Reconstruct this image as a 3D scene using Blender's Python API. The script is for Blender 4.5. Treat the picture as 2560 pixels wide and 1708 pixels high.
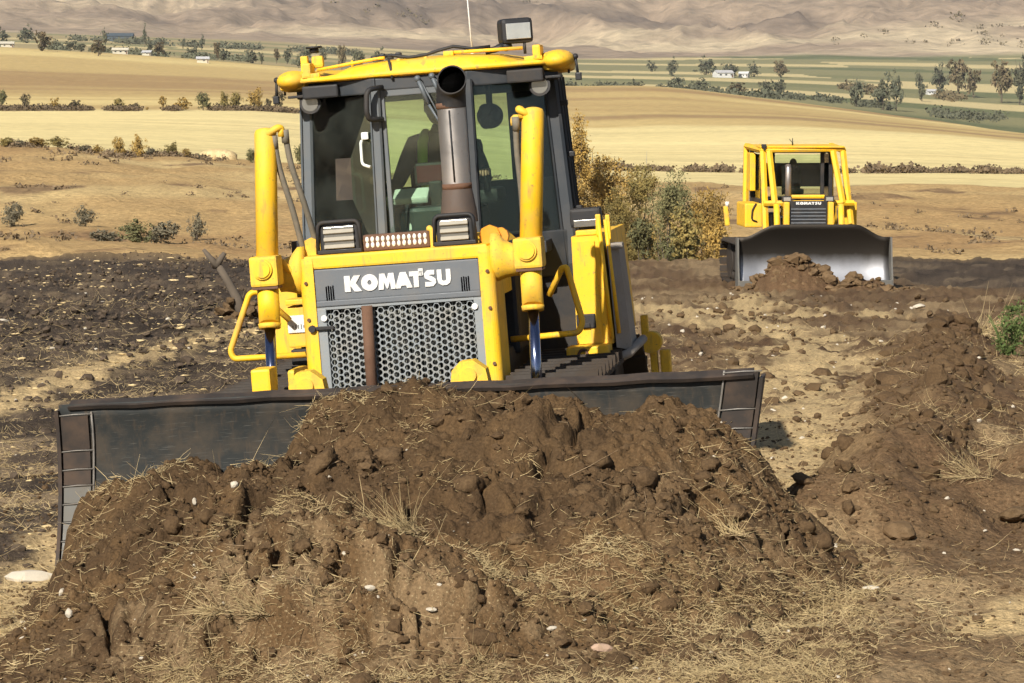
import bpy, bmesh, math, random
import numpy as np
from mathutils import Vector, Matrix

for o in list(bpy.data.objects):
    bpy.data.objects.remove(o)
scene = bpy.context.scene
COL = scene.collection
R = math.radians

# ------------------------------------------------------------------ camera
ZC = 2.85                       # eye height over the ground at the near machine
FPX = 7780.0                    # focal length in pixels of a 2560 px wide frame
PITCH = math.atan((854 - 170) / FPX)
cam = bpy.data.cameras.new('camera')
cam.sensor_width = 36.0
cam.lens = FPX / 2560 * 36.0
cam.clip_start = 0.5
cam.clip_end = 40000
cam_o = bpy.data.objects.new('camera', cam)
COL.objects.link(cam_o)
cam_o.location = (0, 0, ZC)
cam_o.rotation_euler = (math.pi / 2 - PITCH, 0, 0)
scene.camera = cam_o

# ------------------------------------------------------------------ light
SUN_EL, SUN_AZ = 34.0, -24.0    # azimuth of the sun seen from the scene: behind the camera, to its left
sd = Vector((math.sin(R(SUN_AZ)) * math.cos(R(SUN_EL)), -math.cos(R(SUN_AZ)) * math.cos(R(SUN_EL)), math.sin(R(SUN_EL))))
world = bpy.data.worlds.new('World')
scene.world = world
world.use_nodes = True
wn = world.node_tree
sky = wn.nodes.new('ShaderNodeTexSky')
sky.sky_type = 'NISHITA'
sky.sun_disc = False
sky.sun_elevation = R(SUN_EL)
sky.sun_rotation = math.atan2(sd.x, sd.y)
sky.altitude = 1500
sky.dust_density = 1.5
bg = wn.nodes['Background']
bg.inputs['Strength'].default_value = 0.058
wn.links.new(sky.outputs[0], bg.inputs['Color'])
sun = bpy.data.lights.new('sun', 'SUN')
sun.energy = 5.0
sun.angle = R(0.55)
sun.color = (1.0, 0.945, 0.86)
sun_o = bpy.data.objects.new('sun', sun)
COL.objects.link(sun_o)
sun_o.rotation_euler = sd.to_track_quat('Z', 'Y').to_euler()
sun_o.location = sd * 60
scene.view_settings.view_transform = 'Standard'
scene.view_settings.look = 'None'
scene.view_settings.exposure = 0.55
scene.view_settings.gamma = 1.0
scene.render.engine = 'CYCLES'
scene.cycles.use_denoising = True
scene.cycles.max_bounces = 4
scene.cycles.diffuse_bounces = 2
scene.cycles.glossy_bounces = 3
scene.cycles.transparent_max_bounces = 8
scene.cycles.caustics_reflective = False
scene.cycles.caustics_refractive = False
scene.cycles.volume_bounces = 0
scene.cycles.use_light_tree = False
scene.cycles.use_adaptive_sampling = True
scene.cycles.adaptive_threshold = 0.02

# ------------------------------------------------------------------ materials
MATS = {}


def nodes_of(name):
    m = bpy.data.materials.new(name)
    m.use_nodes = True
    nt = m.node_tree
    b = nt.nodes['Principled BSDF']
    return m, nt, b


def N(nt, t, **kw):
    n = nt.nodes.new(t)
    for k, v in kw.items():
        if k in n.inputs:
            n.inputs[k].default_value = v
        else:
            setattr(n, k, v)
    return n


def mixc(nt, fac, a, b, mode='MIX'):
    n = nt.nodes.new('ShaderNodeMix')
    n.data_type = 'RGBA'
    n.blend_type = mode
    for sock, v in ((n.inputs['Factor'], fac), (n.inputs[6], a), (n.inputs[7], b)):
        if isinstance(v, (int, float)):
            sock.default_value = v
        elif isinstance(v, tuple):
            sock.default_value = v if len(v) == 4 else v + (1,)
        else:
            nt.links.new(v, sock)
    return n.outputs[2]


def ramp(nt, src, stops):
    n = nt.nodes.new('ShaderNodeValToRGB')
    cr = n.color_ramp
    cr.elements[0].position, cr.elements[-1].position = stops[0][0], stops[-1][0]
    for p, c in stops[1:-1]:
        cr.elements.new(p)
    for e, (p, c) in zip(cr.elements, stops):
        e.position = p
        e.color = (c, c, c, 1) if isinstance(c, (int, float)) else tuple(c) + (1,)
    nt.links.new(src, n.inputs[0])
    return n.outputs[0]


def noise(nt, scale, detail=5, rough=0.6, vec=None, dist=0.0):
    n = N(nt, 'ShaderNodeTexNoise', Scale=scale, Detail=detail, Roughness=rough, Distortion=dist)
    if vec is not None:
        nt.links.new(vec, n.inputs['Vector'])
    return n.outputs['Fac']


def objco(nt, scale=None):
    t = nt.nodes.new('ShaderNodeTexCoord').outputs['Object']
    if scale:
        mp = nt.nodes.new('ShaderNodeMapping')
        mp.inputs['Scale'].default_value = scale
        nt.links.new(t, mp.inputs['Vector'])
        t = mp.outputs[0]
    return t


def bump(nt, b, src, strength, dist):
    n = N(nt, 'ShaderNodeBump', Strength=strength, Distance=dist)
    nt.links.new(src, n.inputs['Height'])
    nt.links.new(n.outputs[0], b.inputs['Normal'])


def paint(name, col, dust=(0.30, 0.20, 0.10), amount=0.5, rough=0.38, metal=0.0, scale=5.0, coat=0.0, scratch=None, streak=None):
    """painted or bare metal with dust film, grime spots and slight unevenness"""
    m, nt, b = nodes_of(name)
    co = objco(nt)
    n1 = noise(nt, scale, 5, 0.65, co)
    n2 = noise(nt, scale * 9, 4, 0.7, co)
    var = mixc(nt, n1, tuple(c * 0.86 for c in col), tuple(min(1, c * 1.08) for c in col))
    f1 = ramp(nt, n1, [(0.45, 0.0), (0.72, amount)])
    c = mixc(nt, f1, var, dust)
    f2 = ramp(nt, n2, [(0.60, 0.0), (0.72, min(1.0, amount * 1.3))])
    c = mixc(nt, f2, c, tuple(d * 0.55 for d in dust))
    if scratch:
        s = N(nt, 'ShaderNodeTexNoise', Scale=30.0, Detail=3.0)
        sco = objco(nt, (0.3, 1, 6))
        nt.links.new(sco, s.inputs['Vector'])
        c = mixc(nt, ramp(nt, s.outputs['Fac'], [(0.62, 0), (0.70, 0.6)]), c, scratch)
    if streak:
        sco = objco(nt, (9, 9, 1.1))
        sn = noise(nt, 3.0, 4, 0.6, sco)
        c = mixc(nt, ramp(nt, sn, [(0.56, 0), (0.76, 0.75)]), c, streak)
    nt.links.new(c, b.inputs['Base Color'])
    b.inputs['Metallic'].default_value = metal
    r = ramp(nt, n1, [(0.3, rough), (0.75, min(1, rough + 0.35))])
    nt.links.new(r, b.inputs['Roughness'])
    b.inputs['Coat Weight'].default_value = coat
    bump(nt, b, n2, 0.12, 0.004)
    MATS[name] = m
    return m


paint('yellow', (0.93, 0.525, 0.012), dust=(0.44, 0.29, 0.12), amount=0.55, rough=0.48, coat=0.0, scale=3.5, streak=(0.30, 0.19, 0.08))
paint('yellow_dusty', (0.86, 0.52, 0.035), dust=(0.36, 0.22, 0.09), amount=0.75, rough=0.6, scale=7, streak=(0.26, 0.16, 0.07))
paint('panel_grey', (0.125, 0.135, 0.145), dust=(0.24, 0.20, 0.15), amount=0.28, rough=0.5)
paint('grille_grey', (0.24, 0.26, 0.265), dust=(0.30, 0.24, 0.16), amount=0.4, rough=0.5, scale=8)
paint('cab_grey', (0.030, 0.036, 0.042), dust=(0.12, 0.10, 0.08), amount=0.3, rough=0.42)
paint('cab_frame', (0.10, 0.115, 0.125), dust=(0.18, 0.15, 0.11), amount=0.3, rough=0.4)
paint('black', (0.012, 0.012, 0.013), dust=(0.10, 0.075, 0.05), amount=0.35, rough=0.5)
paint('black_gap', (0.002, 0.002, 0.002), dust=(0.004, 0.003, 0.002), amount=0.2, rough=1.0)
MATS['black_gap'].node_tree.nodes['Principled BSDF'].inputs['Specular IOR Level'].default_value = 0.0  # near-black without gloss: the dark inside openings put into the colour
paint('rubber', (0.28, 0.25, 0.21), dust=(0.20, 0.15, 0.10), amount=0.5, rough=0.7)
paint('track_steel', (0.045, 0.036, 0.028), dust=(0.085, 0.055, 0.032), amount=0.7, rough=0.65, metal=0.4)
paint('blade_steel', (0.026, 0.028, 0.026), dust=(0.10, 0.075, 0.05), amount=0.8, rough=0.62, metal=0.25, scale=3.2, scratch=(0.11, 0.105, 0.09), streak=(0.085, 0.06, 0.038))
paint('blade_edge', (0.045, 0.036, 0.030), dust=(0.15, 0.095, 0.06), amount=0.6, rough=0.6, metal=0.3, scale=4)
paint('wear_steel', (0.15, 0.145, 0.13), dust=(0.22, 0.18, 0.13), amount=0.5, rough=0.55, metal=0.4, scale=6)
paint('weld', (0.27, 0.25, 0.22), dust=(0.12, 0.09, 0.06), amount=0.8, rough=0.5, metal=0.4)
m, nt, b = nodes_of('polished_blade')
tc = objco(nt)
sp = N(nt, 'ShaderNodeSeparateXYZ'); nt.links.new(tc, sp.inputs[0])
wv = noise(nt, 2.5, 4, 0.6, tc)
ad = N(nt, 'ShaderNodeMath', operation='MULTIPLY_ADD'); nt.links.new(wv, ad.inputs[0]); ad.inputs[1].default_value = 0.25; nt.links.new(sp.outputs['Z'], ad.inputs[2])
wear = ramp(nt, ad.outputs[0], [(0.55, 0.0), (1.15, 1.0)])
nt.links.new(mixc(nt, wear, (0.40, 0.40, 0.41), (0.055, 0.047, 0.038)), b.inputs['Base Color'])
nt.links.new(ramp(nt, ad.outputs[0], [(0.55, 0.46), (1.15, 0.62)]), b.inputs['Roughness'])
b.inputs['Metallic'].default_value = 0.9
MATS['polished_blade'] = m
paint('pipe_steel', (0.45, 0.415, 0.38), dust=(0.28, 0.20, 0.14), amount=0.25, rough=0.34, metal=0.85, scale=6)
paint('stack_base', (0.11, 0.085, 0.07), dust=(0.16, 0.10, 0.07), amount=0.5, rough=0.6, metal=0.4)
paint('rust', (0.16, 0.085, 0.05), dust=(0.10, 0.05, 0.03), amount=0.6, rough=0.75, metal=0.2)
paint('white_paint', (0.74, 0.73, 0.69), dust=(0.42, 0.36, 0.27), amount=0.5, rough=0.6, scale=12)
paint('seat_cloth', (0.016, 0.018, 0.02), dust=(0.03, 0.025, 0.02), rough=0.95, amount=0.1)
MATS['seat_cloth'].node_tree.nodes['Principled BSDF'].inputs['Specular IOR Level'].default_value = 0.05
paint('teal_trim', (0.02, 0.085, 0.07), dust=(0.03, 0.06, 0.05), amount=0.2, rough=0.6)
paint('amber', (0.75, 0.30, 0.02), amount=0.3, rough=0.3)
paint('hose', (0.17, 0.15, 0.11), dust=(0.28, 0.22, 0.15), amount=0.6, rough=0.65, scale=20)


def simple(name, col, rough=0.5, metal=0.0, **kw):
    m, nt, b = nodes_of(name)
    co = objco(nt)
    n1 = noise(nt, 14, 3, 0.6, co)
    nt.links.new(mixc(nt, n1, tuple(c * 0.8 for c in col), tuple(min(1, c * 1.15) for c in col)), b.inputs['Base Color'])
    b.inputs['Roughness'].default_value = rough
    b.inputs['Metallic'].default_value = metal
    for k, v in kw.items():
        b.inputs[k].default_value = v
    MATS[name] = m
    return m


simple('chrome_sky_tint', (0.22, 0.25, 0.36), 0.16, 1.0)  # dark blue base colour carries the rod's reflection of the sky
simple('lens', (0.55, 0.54, 0.50), 0.12, 0.5)
simple('lens_dark', (0.30, 0.29, 0.26), 0.2, 0.6)
simple('lamp_slat', (0.30, 0.265, 0.20), 0.6)
simple('radiator', (0.20, 0.20, 0.17), 0.6, 0.3)
simple('led', (0.85, 0.80, 0.68), 0.25)
simple('skin', (0.42, 0.24, 0.16), 0.55)
simple('dark_cloth', (0.022, 0.024, 0.03), 0.9)
simple('hivis', (0.50, 0.75, 0.06), 0.7)
simple('orange_cloth', (0.75, 0.20, 0.03), 0.8)
simple('paper', (0.72, 0.74, 0.68), 0.7)
simple('screen', (0.10, 0.03, 0.035), 0.15)
simple('hair', (0.02, 0.014, 0.01), 0.8)
simple('stone', (0.50, 0.44, 0.34), 0.9)
simple('pink_stone', (0.42, 0.28, 0.19), 0.85)
simple('bark', (0.11, 0.085, 0.06), 0.95)
simple('pale_bark', (0.30, 0.27, 0.22), 0.95)
simple('house_white', (0.60, 0.59, 0.55), 0.8)
simple('house_roof', (0.45, 0.44, 0.43), 0.7)
simple('shed_cream', (0.52, 0.47, 0.36), 0.8)
simple('barn_dark', (0.055, 0.075, 0.09), 0.8)
simple('window_dark', (0.03, 0.035, 0.04), 0.2)
simple('door_brown', (0.16, 0.09, 0.05), 0.7)

# tinted cab glass: a thin sheet, mostly see-through with a fresnel sheen
m = bpy.data.materials.new('glass')
m.use_nodes = True
nt = m.node_tree
nt.nodes.remove(nt.nodes['Principled BSDF'])
tr = N(nt, 'ShaderNodeBsdfTransparent')
tr.inputs['Color'].default_value = (0.84, 0.93, 0.85, 1)
gl = N(nt, 'ShaderNodeBsdfGlossy', Roughness=0.03)
df = N(nt, 'ShaderNodeBsdfDiffuse')
df.inputs['Color'].default_value = (0.35, 0.36, 0.33, 1)
fr = N(nt, 'ShaderNodeFresnel', IOR=1.5)
mx = N(nt, 'ShaderNodeMixShader')
nt.links.new(fr.outputs[0], mx.inputs[0])
nt.links.new(tr.outputs[0], mx.inputs[1])
nt.links.new(gl.outputs[0], mx.inputs[2])
mx2 = N(nt, 'ShaderNodeMixShader')
dn = noise(nt, 3.0, 6, 0.6, objco(nt))
nt.links.new(ramp(nt, dn, [(0.35, 0.004), (0.75, 0.045)]), mx2.inputs[0])
nt.links.new(mx.outputs[0], mx2.inputs[1])
nt.links.new(df.outputs[0], mx2.inputs[2])
nt.links.new(mx2.outputs[0], nt.nodes['Material Output'].inputs['Surface'])
MATS['glass'] = m


def foliage(name, c1, c2, c3):
    m, nt, b = nodes_of(name)
    co = objco(nt)
    oi = nt.nodes.new('ShaderNodeObjectInfo')
    n1 = noise(nt, 1.3, 4, 0.6, co)
    n2 = noise(nt, 9, 4, 0.7, co)
    c = mixc(nt, ramp(nt, n1, [(0.35, 0), (0.65, 1)]), c1, c2)
    c = mixc(nt, ramp(nt, n2, [(0.50, 0), (0.68, 0.8)]), c, c3)
    hs = N(nt, 'ShaderNodeHueSaturation')
    nt.links.new(c, hs.inputs['Color'])
    mr = N(nt, 'ShaderNodeMapRange')
    mr.inputs['To Min'].default_value = 0.8
    mr.inputs['To Max'].default_value = 1.2
    nt.links.new(oi.outputs['Random'], mr.inputs['Value'])
    nt.links.new(mr.outputs[0], hs.inputs['Value'])
    nt.links.new(hs.outputs[0], b.inputs['Base Color'])
    b.inputs['Roughness'].default_value = 0.8
    b.inputs['Specular IOR Level'].default_value = 0.15
    MATS[name] = m


foliage('leaf_olive', (0.20, 0.165, 0.06), (0.30, 0.215, 0.065), (0.12, 0.11, 0.045))
foliage('leaf_ochre', (0.40, 0.25, 0.06), (0.30, 0.20, 0.065), (0.16, 0.13, 0.05))
foliage('leaf_green', (0.13, 0.13, 0.06), (0.19, 0.165, 0.07), (0.08, 0.085, 0.04))
foliage('leaf_mauve', (0.20, 0.17, 0.11), (0.165, 0.145, 0.09), (0.11, 0.10, 0.07))
foliage('leaf_far', (0.10, 0.11, 0.07), (0.14, 0.13, 0.075), (0.07, 0.08, 0.06))
foliage('leaf_far_brown', (0.17, 0.12, 0.065), (0.11, 0.10, 0.05), (0.09, 0.07, 0.045))
foliage('leaf_weed', (0.085, 0.13, 0.035), (0.15, 0.19, 0.06), (0.045, 0.07, 0.025))
foliage('straw', (0.42, 0.31, 0.15), (0.58, 0.45, 0.24), (0.22, 0.145, 0.07))
foliage('root', (0.22, 0.15, 0.08), (0.34, 0.24, 0.14), (0.13, 0.085, 0.05))
foliage('scrub', (0.14, 0.10, 0.06), (0.19, 0.135, 0.075), (0.09, 0.07, 0.045))
foliage('soil_clod', (0.112, 0.070, 0.034), (0.150, 0.097, 0.050), (0.068, 0.042, 0.022))
foliage('dark_clod', (0.070, 0.050, 0.034), (0.115, 0.083, 0.055), (0.042, 0.030, 0.021))


m, nt, b = nodes_of('clod')
co = objco(nt)
n1 = noise(nt, 3.0, 4, 0.6, co); n2 = noise(nt, 55, 4, 0.7, co)
c = mixc(nt, ramp(nt, n1, [(0.3, 0), (0.7, 1)]), (0.085, 0.052, 0.026), (0.150, 0.096, 0.049))
c = mixc(nt, ramp(nt, n2, [(0.35, 0.65), (0.6, 0.0)]), c, (0.055, 0.033, 0.018))
nt.links.new(c, b.inputs['Base Color'])
b.inputs['Roughness'].default_value = 0.95
b.inputs['Specular IOR Level'].default_value = 0.1
bump(nt, b, n2, 0.8, 0.012)
MATS['clod'] = m


def soil(name, bumps, speck=(0.46, 0.36, 0.20), speck_amt=0.5, speck_scale=60.0, fine=0.35):
    """ground cover: colour zones from the mesh, grain and small relief from noise"""
    m, nt, b = nodes_of(name)
    at_ = N(nt, 'ShaderNodeAttribute', attribute_name='Col')
    co = objco(nt)
    n1 = noise(nt, bumps[0][0], 4, 0.68, co)
    n2 = noise(nt, bumps[1][0], 4, 0.7, co)
    v = mixc(nt, fine, (0.5, 0.5, 0.5), ramp(nt, n2, [(0.3, 0.12), (0.7, 0.88)]))
    c = mixc(nt, 1.0, at_.outputs['Color'], v, 'MULTIPLY')
    c = mixc(nt, 1.0, c, (2.0, 2.0, 2.0), 'MULTIPLY')
    n3 = noise(nt, speck_scale, 3, 0.6, co)
    am = nt.nodes.new('ShaderNodeMath')
    am.operation = 'MULTIPLY'
    nt.links.new(ramp(nt, n3, [(0.60, 0), (0.70, speck_amt)]), am.inputs[0])
    nt.links.new(at_.outputs['Alpha'], am.inputs[1])
    c = mixc(nt, am.outputs[0], c, speck)
    nt.links.new(c, b.inputs['Base Color'])
    b.inputs['Roughness'].default_value = 0.95
    b.inputs['Specular IOR Level'].default_value = 0.1
    b1 = N(nt, 'ShaderNodeBump', Strength=bumps[0][1], Distance=bumps[0][2])
    nt.links.new(n1, b1.inputs['Height'])
    b2 = N(nt, 'ShaderNodeBump', Strength=bumps[1][1], Distance=bumps[1][2])
    nt.links.new(n2, b2.inputs['Height'])
    nt.links.new(b1.outputs[0], b2.inputs['Normal'])
    nt.links.new(b2.outputs[0], b.inputs['Normal'])
    MATS[name] = m


soil('soil_near', [(6, 0.7, 0.06), (34, 0.7, 0.018)], speck_scale=55, speck_amt=0.7, fine=0.6)
soil('soil_heap', [(9, 0.5, 0.04), (60, 0.8, 0.012)], speck_scale=70, speck_amt=0.7, fine=0.5)
soil('grass_slope', [(0.25, 0.5, 0.8), (2.2, 0.6, 0.25)], speck=(0.50, 0.36, 0.16), speck_scale=0.9, speck_amt=0.35, fine=0.4)
soil('far_fields', [(0.03, 0.4, 2.0), (0.35, 0.5, 0.5)], speck=(0.6, 0.47, 0.22), speck_scale=0.16, speck_amt=0.3, fine=0.22)
soil('mountain', [(0.004, 0.6, 22.0), (0.03, 0.7, 4.0)], speck=(0.14, 0.12, 0.09), speck_scale=0.04, speck_amt=0.6, fine=0.4)

# ------------------------------------------------------------------ numpy noise


def _h(ix, iy, seed):
    n = (ix.astype(np.int64) * 374761393 + iy.astype(np.int64) * 668265263 + seed * 1442695041) & 0xFFFFFFFF
    n = ((n ^ (n >> 13)) * 1274126177) & 0xFFFFFFFF
    n = n ^ (n >> 16)
    return (n & 0xFFFFFF) / float(0xFFFFFF)


def vn(x, y, seed=0):
    x = np.asarray(x, float); y = np.asarray(y, float)
    ix, iy = np.floor(x), np.floor(y)
    fx, fy = x - ix, y - iy
    fx = fx * fx * fx * (fx * (fx * 6 - 15) + 10)
    fy = fy * fy * fy * (fy * (fy * 6 - 15) + 10)
    a = _h(ix, iy, seed); b = _h(ix + 1, iy, seed); c = _h(ix, iy + 1, seed); d = _h(ix + 1, iy + 1, seed)
    return ((a + (b - a) * fx) * (1 - fy) + (c + (d - c) * fx) * fy) * 2 - 1


def fbm(x, y, octv=4, seed=0, gain=0.5):
    x = np.asarray(x, float); y = np.asarray(y, float)
    s = 0; a = 1.0; t = 0
    for i in range(octv):
        s = s + a * vn(x, y, seed + i * 17)
        t += a
        a *= gain
        x, y = x * 1.93 * 0.8 - y * 1.93 * 0.6 + 3.1, x * 1.93 * 0.6 + y * 1.93 * 0.8 + 1.7
    return s / t * 1.6


def worley(x, y, seed=0):
    """distance to nearest and second nearest jittered point"""
    ix, iy = np.floor(x), np.floor(y)
    f1 = np.full(np.shape(x), 9.0); f2 = f1.copy(); idv = np.zeros(np.shape(x))
    for dx in (-1, 0, 1):
        for dy in (-1, 0, 1):
            cx, cy = ix + dx, iy + dy
            px = cx + _h(cx, cy, seed); py = cy + _h(cx, cy, seed + 7)
            d = np.hypot(px - x, py - y)
            nw = d < f1
            f2 = np.where(nw, f1, np.minimum(f2, d))
            idv = np.where(nw, _h(cx, cy, seed + 13), idv)
            f1 = np.where(nw, d, f1)
    return f1, f2, idv


def sstep(a, b, x):
    t = np.clip((np.asarray(x, float) - a) / (b - a), 0, 1)
    return t * t * (3 - 2 * t)


# ------------------------------------------------------------------ mesh helpers


def tag(o, label=None, cat=None, group=None, kind=None):
    if label: o['label'] = label
    if cat: o['category'] = cat
    if group: o['group'] = group
    if kind: o['kind'] = kind
    return o


def empty(name, loc=(0, 0, 0), rot=(0, 0, 0)):
    o = bpy.data.objects.new(name, None)
    o.empty_display_size = 0.3
    COL.objects.link(o)
    o.location = loc
    o.rotation_euler = rot
    return o


def link(name, me, mat=None, parent=None):
    o = bpy.data.objects.new(name, me)
    COL.objects.link(o)
    if mat is not None and not me.materials:
        for mm in (mat if isinstance(mat, (list, tuple)) else [mat]):
            me.materials.append(MATS[mm])
    if parent is not None:
        o.parent = parent
    return o


def np_mesh(name, V, F, smooth=True):
    """V (n,3), F (m,k) with k constant"""
    me = bpy.data.meshes.new(name)
    V = np.ascontiguousarray(V, dtype=np.float32); F = np.ascontiguousarray(F, dtype=np.int32)
    k = F.shape[1]
    me.vertices.add(len(V)); me.vertices.foreach_set('co', V.ravel())
    me.loops.add(F.size); me.loops.foreach_set('vertex_index', F.ravel())
    me.polygons.add(len(F))
    me.polygons.foreach_set('loop_start', np.arange(0, F.size, k, dtype=np.int32))
    me.polygons.foreach_set('use_smooth', np.full(len(F), smooth, dtype=bool))
    me.update(calc_edges=True)
    return me


def set_col(me, C):
    a = me.color_attributes.new('Col', 'FLOAT_COLOR', 'POINT')
    a.data.foreach_set('color', np.ascontiguousarray(C, dtype=np.float32).ravel())


class MB:
    """collects shapes, built as ONE mesh object"""

    def __init__(s):
        s.v = []; s.f = []; s.sm = []

    def add(s, vs, fs, smooth=False):
        b = len(s.v)
        s.v += [tuple(v) for v in vs]
        for q in fs:
            s.f.append([i + b for i in q]); s.sm.append(smooth)
        return s

    def box(s, c, d, bev=0.0, rot=None):
        """bevelled box: centre, full size"""
        hx, hy, hz = d[0] / 2, d[1] / 2, d[2] / 2
        b = min(bev, hx * 0.9, hy * 0.9, hz * 0.9)
        M = rot.to_3x3() if rot is not None else None
        if b <= 0:
            vs = [(sx * hx, sy * hy, sz * hz) for sx in (-1, 1) for sy in (-1, 1) for sz in (-1, 1)]
            fs = [(0, 1, 3, 2), (4, 6, 7, 5), (0, 4, 5, 1), (2, 3, 7, 6), (0, 2, 6, 4), (1, 5, 7, 3)]
        else:
            bm = bmesh.new()
            bmesh.ops.create_cube(bm, size=1)
            bmesh.ops.scale(bm, vec=(2 * hx, 2 * hy, 2 * hz), verts=bm.verts)
            bmesh.ops.bevel(bm, geom=bm.edges[:] + bm.verts[:], offset=b, segments=2, profile=0.6, affect='EDGES')
            bm.verts.index_update()
            vs = [v.co.copy() for v in bm.verts]
            fs = [[v.index for v in f_.verts] for f_ in bm.faces]
            bm.free()
        out = []
        for v in vs:
            v = Vector(v)
            if M is not None: v = M @ v
            out.append((v.x + c[0], v.y + c[1], v.z + c[2]))
        return s.add(out, fs)

    def prism(s, poly, y0, y1, axis='y', smooth=False):
        """polygon extruded along an axis; poly in the two other axes (x,z)/(y,z)/(x,y)"""
        n = len(poly)

        def P(a, b, t):
            return {'y': (a, t, b), 'x': (t, a, b), 'z': (a, b, t)}[axis]
        vs = [P(a, b, y0) for a, b in poly] + [P(a, b, y1) for a, b in poly]
        fs = [list(range(n)), list(range(2 * n - 1, n - 1, -1))]
        fs += [[i, i + n, (i + 1) % n + n, (i + 1) % n] for i in range(n)]
        return s.add(vs, fs, smooth)

    def tube(s, pts, r, seg=10, closed_ends=True, smooth=True):
        """swept tube, r constant or per point"""
        pts = [Vector(p) for p in pts]
        n = len(pts)
        rs = r if isinstance(r, (list, tuple)) else [r] * n
        t0 = (pts[1] - pts[0]).normalized()
        up = Vector((0, 0, 1)) if abs(t0.z) < 0.9 else Vector((1, 0, 0))
        u = t0.cross(up).normalized()
        vs = []; fs = []
        for i, p in enumerate(pts):
            if i == 0: t = pts[1] - p
            elif i == n - 1: t = p - pts[i - 1]
            else: t = (pts[i + 1] - p).normalized() + (p - pts[i - 1]).normalized()
            t.normalize()
            u = (u - t * u.dot(t)).normalized()
            w = t.cross(u)
            for k in range(seg):
                a = 2 * math.pi * k / seg
                vs.append(p + (u * math.cos(a) + w * math.sin(a)) * rs[i])
        for i in range(n - 1):
            for k in range(seg):
                k2 = (k + 1) % seg
                fs.append((i * seg + k, i * seg + k2, (i + 1) * seg + k2, (i + 1) * seg + k))
        s.add(vs, fs, smooth)
        if closed_ends:
            b = len(s.v) - n * seg
            s.f.append([b + k for k in range(seg)][::-1]); s.sm.append(False)
            s.f.append([b + (n - 1) * seg + k for k in range(seg)]); s.sm.append(False)
        return s

    def cyl(s, a, b, r, seg=20, r2=None):
        return s.tube([a, b], [r, r if r2 is None else r2], seg)

    def ball(s, c, r, seg=12, rings=8, sc=(1, 1, 1)):
        vs = [(c[0], c[1], c[2] + r * sc[2])]; fs = []
        for i in range(1, rings):
            a = math.pi * i / rings
            for k in range(seg):
                t = 2 * math.pi * k / seg
                vs.append((c[0] + r * sc[0] * math.sin(a) * math.cos(t), c[1] + r * sc[1] * math.sin(a) * math.sin(t), c[2] + r * sc[2] * math.cos(a)))
        vs.append((c[0], c[1], c[2] - r * sc[2]))
        for k in range(seg):
            fs.append((0, 1 + k, 1 + (k + 1) % seg))
            e = 1 + (rings - 2) * seg
            fs.append((len(vs) - 1, e + (k + 1) % seg, e + k))
        for i in range(rings - 2):
            for k in range(seg):
                a = 1 + i * seg
                fs.append((a + k, a + seg + k, a + seg + (k + 1) % seg, a + (k + 1) % seg))
        return s.add(vs, fs, True)

    def build(s, name, mat, parent=None, **kw):
        me = bpy.data.meshes.new(name)
        me.from_pydata(s.v, [], s.f)
        me.polygons.foreach_set('use_smooth', s.sm)
        bm = bmesh.new(); bm.from_mesh(me)
        bmesh.ops.recalc_face_normals(bm, faces=bm.faces)
        bm.to_mesh(me); bm.free()
        o = link(name, me, mat, parent)
        if kw: tag(o, **kw)
        return o


def fillet(pts, r, n=4):
    """round the corners of a polyline"""
    pts = [Vector(p) for p in pts]
    out = [pts[0]]
    for i in range(1, len(pts) - 1):
        a, b, c = pts[i - 1], pts[i], pts[i + 1]
        d1, d2 = (a - b), (c - b)
        q = min(r, d1.length * 0.45, d2.length * 0.45)
        p1, p2 = b + d1.normalized() * q, b + d2.normalized() * q
        for k in range(n + 1):
            t = k / n
            out.append(p1 * (1 - t) ** 2 + b * 2 * t * (1 - t) + p2 * t * t)
    out.append(pts[-1])
    return out
# ------------------------------------------------------------------ terrain heights
rng = np.random.default_rng(11)
random.seed(5)
YAW = R(-8.0)
DO = Vector((-0.75, 17.7, 0.0))     # foot of the near machine's blade


def to_doz(X, Y):
    """world xy -> along the blade / behind the blade of the near machine"""
    c, s_ = math.cos(YAW), math.sin(YAW)
    dx, dy = X - DO.x, Y - DO.y
    return dx * c + dy * s_, -dx * s_ + dy * c


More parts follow.
